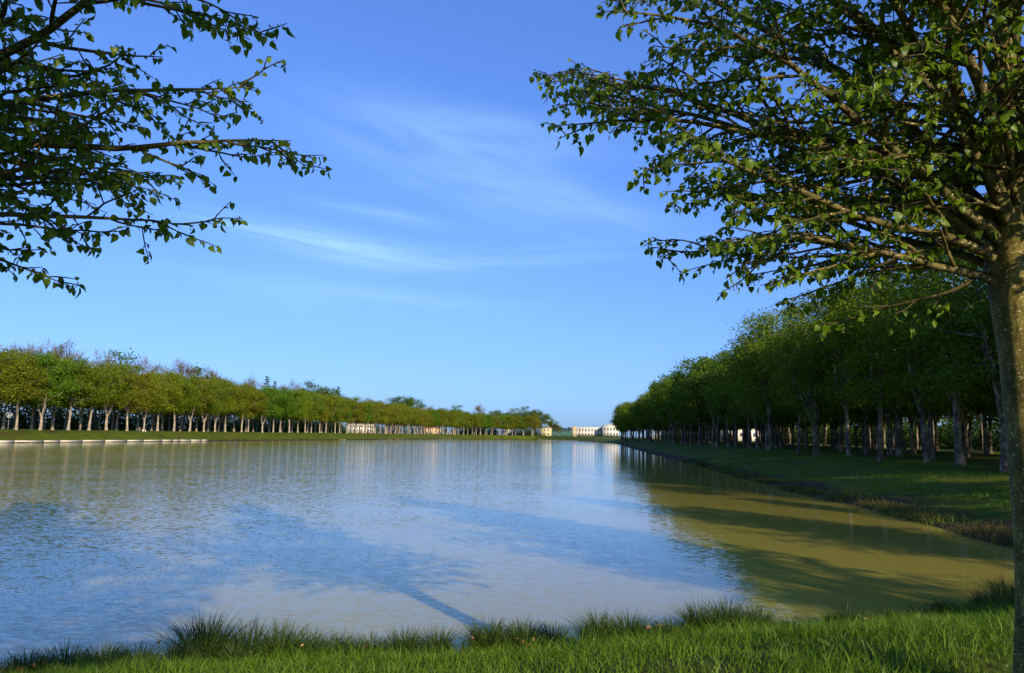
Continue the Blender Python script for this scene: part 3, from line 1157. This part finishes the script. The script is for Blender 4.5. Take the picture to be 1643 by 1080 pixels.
TR_POS = (3.25, 5.0)
TL_POS = (-4.02, 4.4)
tr0, lp, ld, ls, g = near_linden('linden_tree', 41, PRIM_R, 7.6)
tr0.location = (TR_POS[0], TR_POS[1], gz(*TR_POS))
nL = foliage(tr0, 'linden_tree', lp, ld, ls, g, 300)
tag(tr0, 'young linden with olive trunk and low fork standing beside the near shore', 'tree', 'lindens on the near bank')
tl0, lp, ld, ls, g = near_linden('linden_tree', 57, PRIM_L, 7.4, skip=0.25, lsc=0.74)
tl0.location = (TL_POS[0], TL_POS[1], gz(*TL_POS))
foliage(tl0, 'linden_tree', lp, ld, ls, g, 300)
tag(tl0, 'linden whose dark shaded branches reach out over the water, its trunk out of sight', 'tree', 'lindens on the near bank')
print('leaves per near tree', nL)
NEAR = [(10.6, 6.3, 1.1, 1.15), (17.8, 8.5, 2.3, 1.15), (25.0, 10.5, 4.0, 1.1), (15.2, -0.5, 0.6, 1.15), (22.5, 3.0, 5.0, 1.2), (0.4, -3.4, 3.9, 1.38), (-7.5, -5.0, 2.9, 1.3), (-11, 2.2, 4.4, 1.0)]
for (x, y, rz, s) in NEAR:
    o = copy_thing(tr0, (x, y, gz(x, y)), rz, (s, s, s))
    tag(o, 'linden of the near bank that only throws its shadow onto the lake', 'tree', 'shadow-casting lindens on the near bank')

# ------------------------------------------------------------------ grass and rushes
def blades(P, hgt, wid, lean_amt, rng, mat, name, seg=2, dirs=None):
    n = len(P)
    a = rng.uniform(0, 2 * math.pi, n)
    side = np.stack([np.cos(a), np.sin(a), np.zeros(n)], 1)
    if dirs is None:
        b = rng.uniform(0, 2 * math.pi, n)
        dirs = np.stack([np.cos(b), np.sin(b), np.zeros(n)], 1)
    ln = lean_amt * (0.3 + rng.random((n, 1)) * 1.2)
    h = hgt[:, None]
    w_ = wid[:, None] if np.ndim(wid) else wid
    rowsv = []
    for q in range(seg):
        f = q / seg
        c = P + dirs * ln * h * f ** 2 + np.array([0, 0, 1.0]) * h * (f - 0.25 * ln * f * f)
        rowsv += [c - side * w_ * 0.5 * (1 - 0.5 * f), c + side * w_ * 0.5 * (1 - 0.5 * f)]
    rowsv.append(P + dirs * ln * h + np.array([0, 0, 1.0]) * h * (1 - 0.25 * ln))
    k = 2 * seg + 1
    V_ = np.stack(rowsv, 1).reshape(-1, 3)
    base = (np.arange(n) * k)[:, None]
    Tq = []
    for q in range(seg - 1):
        Tq.append(base + np.array([[2 * q, 2 * q + 1, 2 * q + 3, 2 * q + 2]]))
    Tt = base + np.array([[2 * seg - 2, 2 * seg - 1, 2 * seg]])
    return mesh_np(name, V_, Tt, np.vstack(Tq), mat)


rg = np.random.default_rng(11)


def shore_points(n, dlo, dhi, xr, rng, power=1.0):
    """points on the near bank, by distance from the water line"""
    m = (OUT[:, 0] > xr[0]) & (OUT[:, 0] < xr[1]) & (OUT[:, 1] < 16.5) & (OUT[:, 1] > -5)
    ids = np.where(m)[0]
    ii = rng.choice(ids, n)
    d = dlo + (dhi - dlo) * rng.random(n) ** power
    al = rng.uniform(-0.14, 0.14, n)
    P = OUT[ii] + NRM[ii] * (d + 0.10 * 0)[:, None] + np.stack([-NRM[ii][:, 1], NRM[ii][:, 0]], 1) * al[:, None]
    P = P + NRM[ii] * (shore_wob[ii] * np.exp(-np.abs(d) / 3))[:, None]
    z = height(P[:, 0], P[:, 1], d)
    return np.column_stack([P, z]), d


P, d = shore_points(190000, 0.05, 7.2, (-8.5, 11.5), rg, 0.8)
cl_n = 0.5 + 0.5 * wob(P[:, 0], P[:, 1], 2.2)
keep = rg.random(len(P)) < 0.45 + 0.55 * cl_n
P = P[keep]; d = d[keep]; cl_n = cl_n[keep]
hg = (0.06 + 0.13 * rg.random(len(P)) ** 1.5) * (0.6 + 0.9 * cl_n)
hg = hg * (1 + 0.9 * np.exp(-d / 0.5))
me = blades(P - [0, 0, 0.01], hg, 0.006 + 0.004 * rg.random(len(P)), 0.7, rg, M['grass'], 'bank_grass')
tag(link('bank_grass', me), 'lush green grass on the near bank', 'grass', kind='stuff')

# grass and dry weeds along the shaded bank
m = (OUT[:, 0] > 9.5) & (OUT[:, 1] > 14) & (OUT[:, 1] < 95)
ids = np.where(m)[0]
seglen = np.linalg.norm(np.roll(OUT, -1, 0)[ids] - OUT[ids], axis=1)
pr = seglen / seglen.sum()
ii = rg.choice(ids, 60000, p=pr)
d = 12.5 * rg.random(len(ii)) ** 1.1
P = OUT[ii] + NRM[ii] * (d + shore_wob[ii] * np.exp(-d / 3))[:, None] + rg.normal(size=(len(ii), 2)) * 0.1
P = np.column_stack([P, height(P[:, 0], P[:, 1], d) - 0.01])
pat = wob(P[:, 0], P[:, 1], 0.55) + 0.5 * wob(P[:, 0], P[:, 1], 1.7)
keep = pat > 0.05
me = blades(P[keep], 0.10 + 0.14 * rg.random(keep.sum()), 0.016 + 0.01 * rg.random(keep.sum()), 0.9, rg, M['grass'], 'far_grass')
tag(link('rough_grass', me), 'tufted grass on the shaded bank', 'grass', kind='stuff')
ii = rg.choice(ids, 16000, p=pr)
d = np.abs(rg.normal(size=len(ii))) * 0.55
P = OUT[ii] + NRM[ii] * (d + shore_wob[ii] * np.exp(-d / 3))[:, None] + rg.normal(size=(len(ii), 2)) * 0.15
P = np.column_stack([P, height(P[:, 0], P[:, 1], d) - 0.01])
keep = wob(P[:, 0], P[:, 1], 0.8) > -0.2
me = blades(P[keep], 0.15 + 0.25 * rg.random(keep.sum()), 0.014 + 0.012 * rg.random(keep.sum()), 1.0, rg, M['straw'], 'weeds')
tag(link('shore_weeds', me), 'brownish weeds along the water edge of the shaded bank', 'weeds', kind='stuff')


def tussock(px, h, rad, n, label, off=0.1, dry=4):
    h *= 1.4; rad *= 1.15; n = int(n * 2.6)
    k = (px - 821.5) / F
    # meet the near shore line
    Y = 10.46 / (1 - 0.34 * k)
    i_ = int(np.linalg.norm(OUT - [k * Y, Y], axis=1).argmin())
    d_ = off + 0.12 * rg.random()
    c = OUT[i_] + NRM[i_] * (d_ + shore_wob[i_])
    zb = float(height(c[0], c[1], d_))
    r = rad * np.sqrt(rg.random(n))
    a = rg.uniform(0, 6.28, n)
    dirs = np.stack([np.cos(a), np.sin(a), np.zeros(n)], 1)
    P = dirs * r[:, None] * 0.55
    zz = height(c[0] + P[:, 0], c[1] + P[:, 1], np.full(n, d_)) - zb - 0.03
    P[:, 2] = zz
    hh = h * (0.45 + 0.6 * rg.random(n)) * (1 - 0.25 * r / rad)
    dirs = dirs + rg.normal(size=(n, 3)) * [0.4, 0.4, 0]
    lean = 0.20 + 0.75 * r / rad
    me_ = blades(P, hh, 0.007 + 0.004 * rg.random(n), lean[:, None] * 0.75, rg, M['rush'], 'rush_tussock', 4, dirs)
    root = empty('rush_tussock', (c[0], c[1], zb))
    link('blades', me_, root)
    # lower green skirt
    n2 = n // 2
    a = rg.uniform(0, 6.28, n2)
    rr_ = rad * 1.1 * np.sqrt(rg.random(n2))
    P2 = np.stack([np.cos(a) * rr_, np.sin(a) * rr_, np.zeros(n2) - 0.04], 1)
    me2 = blades(P2, h * (0.25 + 0.3 * rg.random(n2)), 0.007 + 0.004 * rg.random(n2), 0.8, rg, M['grass'], 'tussock_skirt', 2)
    link('skirt', me2, root)
    if dry:
        Pd = np.stack([rg.normal(size=dry) * rad * 0.7, -np.abs(rg.normal(size=dry)) * rad * 0.8, 0.05 + h * 0.4 * rg.random(dry)], 1)
        v_, q_ = leaf_quads(Pd, 0.045, rg)
        link('dead_leaves', mesh_np('dead_leaves', v_, None, q_, M['dry']), root)
    tag(root, label, 'rushes', 'rush tussocks along the near shore')


COMMON = 'dark green rush tussock growing at the edge of the near shore'
for (px, h, rad, n, off, dry) in ((70, .30, .28, 200, .1, 3), (130, .34, .28, 220, .1, 5), (190, .30, .26, 200, .1, 4), (250, .32, .26, 200, .1, 6),
                                  (415, .50, .24, 200, .0, 0), (470, .46, .26, 260, .05, 10), (510, .42, .22, 200, .05, 8), (560, .34, .26, 200, .1, 6),
                                  (605, .32, .24, 200, .1, 8), (655, .36, .26, 240, .15, 10), (700, .34, .22, 200, .1, 4), (780, .40, .28, 280, .1, 12),
                                  (825, .36, .26, 240, .1, 8), (870, .32, .22, 160, .1, 4), (945, .42, .30, 280, .1, 2), (1000, .38, .28, 240, .1, 2),
                                  (1060, .28, .22, 140, .1, 3), (1105, .46, .28, 300, .1, 0), (1150, .48, .28, 300, .05, 0), (1195, .42, .26, 240, .05, 2),
                                  (1330, .30, .26, 140, .1, 0), (1480, .26, .26, 140, .1, 0), (1560, .34, .3, 180, .1, 0), (1605, .5, .3, 260, .1, 0)):
    tussock(px, h, rad, n, COMMON, off, dry)
for q in range(34):
    tussock(rg.uniform(-20, 1230) if q < 28 else rg.uniform(1250, 1640), rg.uniform(.16, .30), rg.uniform(.14, .24), int(rg.uniform(60, 120)), 'small low rush tuft between the larger tussocks of the near shore', rg.uniform(.02, .5), int(rg.integers(0, 6)))
tussock(365, .58, .34, 420, 'tallest and bushiest rush tussock, its dark blades fanned out over the water', .0, 10)

# ------------------------------------------------------------------ stone edging on the sunlit bank
def kerb(i0, i1, label, hgt, off, lens, rng, group=None, wid=0.45):
    P = OUT + NRM * off
    lo, hi = min(i0, i1), max(i0, i1)
    Pp = P[lo:hi + 1]
    s = np.concatenate([[0], np.cumsum(np.linalg.norm(np.diff(Pp, axis=0), axis=1))])
    c0 = Pp[len(Pp) // 2]
    root = empty('stone_kerb', (c0[0], c0[1], 0))
    pos = 0
    while pos < s[-1] - 0.5:
        L = min(rng.uniform(*lens), s[-1] - pos)
        a = np.array([np.interp(pos + 0.008, s, Pp[:, 0]), np.interp(pos + 0.008, s, Pp[:, 1])])
        b = np.array([np.interp(pos + L - 0.008, s, Pp[:, 0]), np.interp(pos + L - 0.008, s, Pp[:, 1])])
        G = Geo()
        Lr = np.linalg.norm(b - a)
        h = hgt * rng.uniform(0.95, 1.03)
        G.box(-Lr / 2, Lr / 2, -wid / 2, wid / 2, -0.5, h)
        o = link('block', G.mesh('kerb_block', M['stone']), root)
        mid = (a + b) / 2 - c0
        o.location = (mid[0], mid[1], 0)
        o.rotation_euler = (rng.normal() * 0.02, 0, math.atan2(b[1] - a[1], b[0] - a[0]))
        pos += L
    tag(root, label, 'kerb', group)
    return root


def idx_px(px, side=-1):
    """outline index of the far shore seen at photo column px"""
    k = px_dir(px, 706)
    ang = OUT[:, 0] / np.maximum(OUT[:, 1], 1e-3)
    tgt = k.x / k.y
    m_ = (OUT[:, 1] > 60) & ((OUT[:, 0] < -22 + 0.11 * OUT[:, 1]) | (OUT[:, 1] > 480))
    sc = np.where(m_, np.abs(ang - tgt), 9)
    return int(sc.argmin())


rk = np.random.default_rng(3)
kerb(idx_px(334), idx_near(-100, 90), 'long pale stone kerb along the water below the clipped lindens', 0.42, 0.5, (2.5, 8.0), rk)
for (a, b, lab) in ((545, 560, 'short pale stone kerb remnant beside the grass across the lake, next to the long kerb'),
                    (614, 632, 'broken pale stone kerb remnant below the cream house across the lake'),
                    (638, 653, 'low pale stone kerb remnant between two broken kerbs across the lake'),
                    (703, 727, 'farther pale stone kerb remnant below the densest trunks across the lake')):
    kerb(idx_px(a), idx_px(b), lab, 0.30, 0.9, (1.5, 4), rk)
kerb(idx_px(862), idx_near(44, 535), 'thin pale stone kerb at the far end of the lake below the yellow house', 0.28, 0.35, (3, 7), rk)


# ------------------------------------------------------------------ buildings
def house(name, label, loc, rz, W, Dp, H, floors, cols, wall, roof='flat', roof_mat='slate', group=None, win=(0.9, 1.5), door=True, roof_h=2.0):
    root = empty(name, loc, rz)
    G = Geo()
    G.box(-W / 2, W / 2, -Dp / 2, Dp / 2, -0.6, H)
    wl_ = link('wall', G.mesh(name + '_wall', M[wall]), root)
    G = Geo()
    G.box(-W / 2 - 0.3, W / 2 + 0.3, -Dp / 2 - 0.3, Dp / 2 + 0.3, H + 0.003, H + 0.45)
    link('cornice', G.mesh(name + '_cornice', M[wall]), root)
    if roof == 'gable':
        G = Geo()
        z0 = H + 0.46
        v = [(-W / 2 - .4, -Dp / 2 - .4, z0), (W / 2 + .4, -Dp / 2 - .4, z0), (W / 2 + .4, Dp / 2 + .4, z0), (-W / 2 - .4, Dp / 2 + .4, z0),
             (-W / 2 + Dp * 0.3, 0, z0 + roof_h), (W / 2 - Dp * 0.3, 0, z0 + roof_h)]
        G.add(v, [(0, 1, 5, 4), (2, 3, 4, 5), (3, 2, 1, 0)], [(1, 2, 5), (3, 0, 4)])
        rf = link('roof', G.mesh(name + '_roof', M[roof_mat]), root)
        G = Geo()
        G.box(W * 0.22, W * 0.22 + 0.7, -0.4, 0.4, z0 + 0.4, z0 + roof_h + 0.8)
        link('chimney', G.mesh(name + '_chimney', M[wall]), rf)
    else:
        G = Geo()
        for q_ in range(cols + 1):
            x = -W / 2 + W * q_ / cols
            G.box(x - 0.25, x + 0.25, -Dp / 2 - 0.1, -Dp / 2 + 0.4, H + 0.453, H + 1.5)
        G.box(-W / 2, W / 2, -Dp / 2 + 0.02, -Dp / 2 + 0.3, H + 0.456, H + 1.15)
        link('parapet', G.mesh(name + '_parapet', M[wall]), root)
    ww, wh = win
    Gp = Geo(); Gp.box(-ww / 2, ww / 2, -0.05, 0.05, -wh / 2, wh / 2)
    pane = Gp.mesh(name + '_pane', M['glass'])
    Gf = Geo()
    t = 0.14
    Gf.box(-ww / 2 - t, -ww / 2 - .003, -0.10, 0.05, -wh / 2 - t, wh / 2 + t)
    Gf.box(ww / 2 + .003, ww / 2 + t, -0.10, 0.05, -wh / 2 - t, wh / 2 + t)
    Gf.box(-ww / 2, ww / 2, -0.097, 0.05, wh / 2 + .003, wh / 2 + t)
    Gf.box(-ww / 2, ww / 2, -0.12, 0.05, -wh / 2 - t, -wh / 2 - .003)
    frame = Gf.mesh(name + '_frame', M['white'])
    for f in range(floors):
        z = H * (f + 0.55) / floors
        for c in range(cols):
            x = -W / 2 + W * (c + 0.5) / cols
            if door and f == 0 and c == cols // 2:
                G = Geo(); G.box(x - 0.6, x + 0.6, -Dp / 2 - 0.06, -Dp / 2 + 0.02, -0.1, 2.2)
                link('door', G.mesh(name + '_door', M['wood']), root)
                continue
            w_ = link('window', frame, root, (x, -Dp / 2, z))
            link('pane', pane, w_)
    tag(root, label, 'building', group)
    return root


def at_px(px, Y):
    X = px_at(px, Y)
    return X, Y


def behind_rows(px, back):
    Y = 110.0
    while not (sdist(px_at(px, Y), Y) > back):
        Y += 1.0
    return px_at(px, Y), Y


# palace beyond the far end of the lake
X, Y = at_px(944, 900)
Zb = gz(X, Y)
house('palace', 'long pale two-storey palace with rows of dark windows beyond the far end of the lake', (X, Y, Zb + 0.3), 0.0, 38, 14, 9.0, 2, 11, 'cream',
      win=(1.5, 2.7), door=False)
X2, Y2 = at_px(979, 885)
house('palace_pavilion', 'taller pale pavilion with a gabled top adjoining the long palace', (X2, Y2, gz(X2, Y2) + 0.2), 0.0, 17, 15, 11.0, 2, 5, 'cream', 'gable', 'cream',
      win=(1.5, 2.9), door=False, roof_h=2.6)
X3, Y3 = at_px(921, 880)
house('palace_gatehouse', 'narrow ochre gatehouse at the end of the long palace', (X3, Y3, gz(X3, Y3) + 0.2), 0.0, 4.5, 8, 9.2, 2, 2, 'ochre', win=(0.9, 1.8), door=False)
X4, Y4 = at_px(875.5, 655)
house('yellow_house', 'small yellow two-storey house beside the domed grove at the lake end', (X4, Y4, gz(X4, Y4)), -0.25, 9.5, 7, 6.0, 2, 3, 'yellow', 'gable', 'slate', roof_h=0.8,
      win=(1.0, 1.5))
X5, Y5 = behind_rows(579, 64)
house('cream_house', 'long low cream house seen between trunks across the lake', (X5, Y5, gz(X5, Y5) + 0.3), 0.2, 17, 7, 5.4, 2, 7, 'cream', 'gable', 'slate', roof_h=1.6, win=(0.9, 1.0))
X6, Y6 = behind_rows(627, 64)
house('ochre_house', 'small ochre house seen between trunks beyond the cream house', (X6, Y6, gz(X6, Y6) + 0.3), 0.2, 9.0, 6, 5.4, 2, 4, 'ochre', 'gable', 'tile', roof_h=1.6, win=(0.8, 1.0))
X7, Y7 = behind_rows(690, 62)
house('tile_house', 'wide low house with tiled roof half hidden by distant trunks', (X7, Y7, gz(X7, Y7) + 0.3), 0.15, 16.0, 7, 3.6, 1, 6, 'ochre', 'gable', 'tile', roof_h=1.4, win=(1.0, 1.3))
X8, Y8 = behind_rows(812, 58)
house('white_cottage', 'small white cottage among the farthest trunks of the sunlit bank', (X8, Y8, gz(X8, Y8) + 0.3), 0.1, 8.0, 7, 4.6, 2, 3, 'white', 'gable', 'tile', roof_h=1.6, win=(0.9, 1.1))
X9, Y9 = at_px(1188, 345)
house('forest_lodge', 'pale sunlit lodge glimpsed through the trunks of the shaded bank', (X9, Y9, gz(X9, Y9) + 0.2), 0.15, 18.0, 8, 4.6, 1, 6, 'cream', 'gable', 'tile', roof_h=2.2, win=(1.1, 1.6))

# green net fence round the courts
fr0 = at_px(887, 690)
fr1 = at_px(917, 690)
zf = gz(*fr0)
fence = empty('court_fence', (fr0[0], fr0[1], zf))
Wf = fr1[0] - fr0[0]
n = 7
for q in range(n + 1):
    G = Geo(); G.tube([(0, 0, -0.3), (0, 0, 2.0), (0, 0, 4.4)], [0.05, 0.05, 0.05], 6)
    link('post', G.mesh('fence_post', M['greenmetal']), fence, (Wf * q / n, 0, 0))
    if q < n:
        G = Geo(); G.box(0.06, Wf / n - 0.06, -0.01, 0.01, 0.05, 4.3)
        link('net_panel', G.mesh('net_panel', M['net']), fence, (Wf * q / n, 0, 0))
tag(fence, 'tall green netting fence of a court between the yellow house and the palace', 'fence')


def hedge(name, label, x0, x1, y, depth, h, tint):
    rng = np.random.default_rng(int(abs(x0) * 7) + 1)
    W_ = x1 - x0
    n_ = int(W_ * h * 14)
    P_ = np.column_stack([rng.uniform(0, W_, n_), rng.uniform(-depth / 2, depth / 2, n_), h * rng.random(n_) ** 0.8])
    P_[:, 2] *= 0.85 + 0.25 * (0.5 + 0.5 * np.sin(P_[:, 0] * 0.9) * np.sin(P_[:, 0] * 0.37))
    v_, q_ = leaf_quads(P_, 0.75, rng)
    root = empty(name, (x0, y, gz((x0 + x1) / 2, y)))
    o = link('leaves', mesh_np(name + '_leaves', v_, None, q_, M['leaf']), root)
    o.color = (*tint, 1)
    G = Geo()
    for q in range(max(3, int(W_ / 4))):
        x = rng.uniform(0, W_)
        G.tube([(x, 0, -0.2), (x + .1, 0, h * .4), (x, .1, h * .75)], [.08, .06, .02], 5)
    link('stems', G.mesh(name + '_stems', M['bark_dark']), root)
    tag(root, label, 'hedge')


hedge('hedge', 'dark clipped hedge along the foot of the pale palace', px_at(926, 780), px_at(1000, 780), 780, 2, 1.4, (0.4, 0.5, 0.5))
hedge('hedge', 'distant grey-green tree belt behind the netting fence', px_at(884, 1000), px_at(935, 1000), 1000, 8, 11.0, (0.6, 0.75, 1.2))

# undergrowth that closes the views between the trunks
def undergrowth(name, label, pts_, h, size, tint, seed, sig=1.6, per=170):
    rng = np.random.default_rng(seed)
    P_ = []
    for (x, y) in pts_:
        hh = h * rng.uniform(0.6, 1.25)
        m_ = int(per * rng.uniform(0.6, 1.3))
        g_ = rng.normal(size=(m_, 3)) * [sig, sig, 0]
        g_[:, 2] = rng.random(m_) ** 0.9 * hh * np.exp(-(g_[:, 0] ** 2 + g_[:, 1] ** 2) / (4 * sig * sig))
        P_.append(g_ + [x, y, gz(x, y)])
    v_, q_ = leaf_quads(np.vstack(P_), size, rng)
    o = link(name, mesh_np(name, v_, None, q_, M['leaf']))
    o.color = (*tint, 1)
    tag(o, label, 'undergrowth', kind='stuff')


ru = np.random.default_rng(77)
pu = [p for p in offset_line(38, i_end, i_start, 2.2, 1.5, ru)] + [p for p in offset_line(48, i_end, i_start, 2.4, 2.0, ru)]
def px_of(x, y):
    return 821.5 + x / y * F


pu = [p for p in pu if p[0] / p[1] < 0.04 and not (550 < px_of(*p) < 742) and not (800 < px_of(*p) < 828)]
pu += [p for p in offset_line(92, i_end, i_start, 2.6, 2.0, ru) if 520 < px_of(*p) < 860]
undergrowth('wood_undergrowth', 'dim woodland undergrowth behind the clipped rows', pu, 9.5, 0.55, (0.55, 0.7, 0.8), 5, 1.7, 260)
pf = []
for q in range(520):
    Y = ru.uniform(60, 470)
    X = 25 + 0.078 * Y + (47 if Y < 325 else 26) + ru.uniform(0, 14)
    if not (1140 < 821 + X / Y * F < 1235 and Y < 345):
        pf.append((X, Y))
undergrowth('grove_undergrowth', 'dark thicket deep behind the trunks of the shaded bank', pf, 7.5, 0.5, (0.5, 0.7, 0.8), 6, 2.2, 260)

# ------------------------------------------------------------------ small things on the sunlit bank
def bank_spot(px, back):
    Y = 80.0
    while True:
        X = px_at(px, Y)
        if sdist(X, Y) > back and Y > 95: return X, Y
        Y += 0.5


X, Y = bank_spot(230.5, 7.5)
st = empty('stone_bench', (X, Y, gz(X, Y)), 1.43)
G = Geo(); G.box(-0.75, 0.75, -0.22, 0.22, 0.36, 0.48); link('seat', G.mesh('stone_seat', M['white']), st)
for s in (-0.5, 0.5):
    G = Geo(); G.box(s - 0.1, s + 0.1, -0.18, 0.18, -0.15, 0.357); link('leg', G.mesh('stone_leg', M['stone']), st)
tag(st, 'white stone bench on the sunlit grass in front of the clipped lindens', 'bench')
X, Y = bank_spot(225.5, 14.0)
pb = empty('park_bench', (X, Y, gz(X, Y)), 1.43)
for q in range(3):
    G = Geo(); G.box(-0.95, 0.95, -0.25 + q * 0.17, -0.11 + q * 0.17, 0.42, 0.46); link('seat_slat', G.mesh('seat_slat', M['wood']), pb)
for q in range(2):
    G = Geo(); G.box(-0.95, 0.95, 0.26, 0.30, 0.6 + q * 0.17, 0.73 + q * 0.17); link('back_slat', G.mesh('back_slat', M['wood']), pb)
for s in (-0.75, 0.75):
    G = Geo(); G.box(s - 0.04, s + 0.04, -0.24, 0.255, -0.15, 0.417); G.box(s - 0.035, s + 0.035, 0.304, 0.35, -0.15, 0.95)
    link('leg', G.mesh('bench_leg', M['metal']), pb)
tag(pb, 'slatted park bench in the shade between clipped linden trunks', 'bench')
X, Y = bank_spot(11.5, 12.5)
sg = empty('round_sign', (X, Y, gz(X, Y)), 0.5)
G = Geo(); G.tube([(0, 0, -0.3), (0, 0, 1.5), (0, 0, 3.4)], [0.05, 0.05, 0.05], 8); link('post', G.mesh('sign_post', M['metal']), sg)
G = Geo(); G.tube([(0, -0.06, 3.1), (0, -0.08, 3.1), (0, -0.11, 3.1)], [0.62, 0.64, 0.62], 28); link('disc', G.mesh('sign_disc', M['white']), sg)
tag(sg, 'round white sign on a post beside a clipped linden trunk', 'sign')
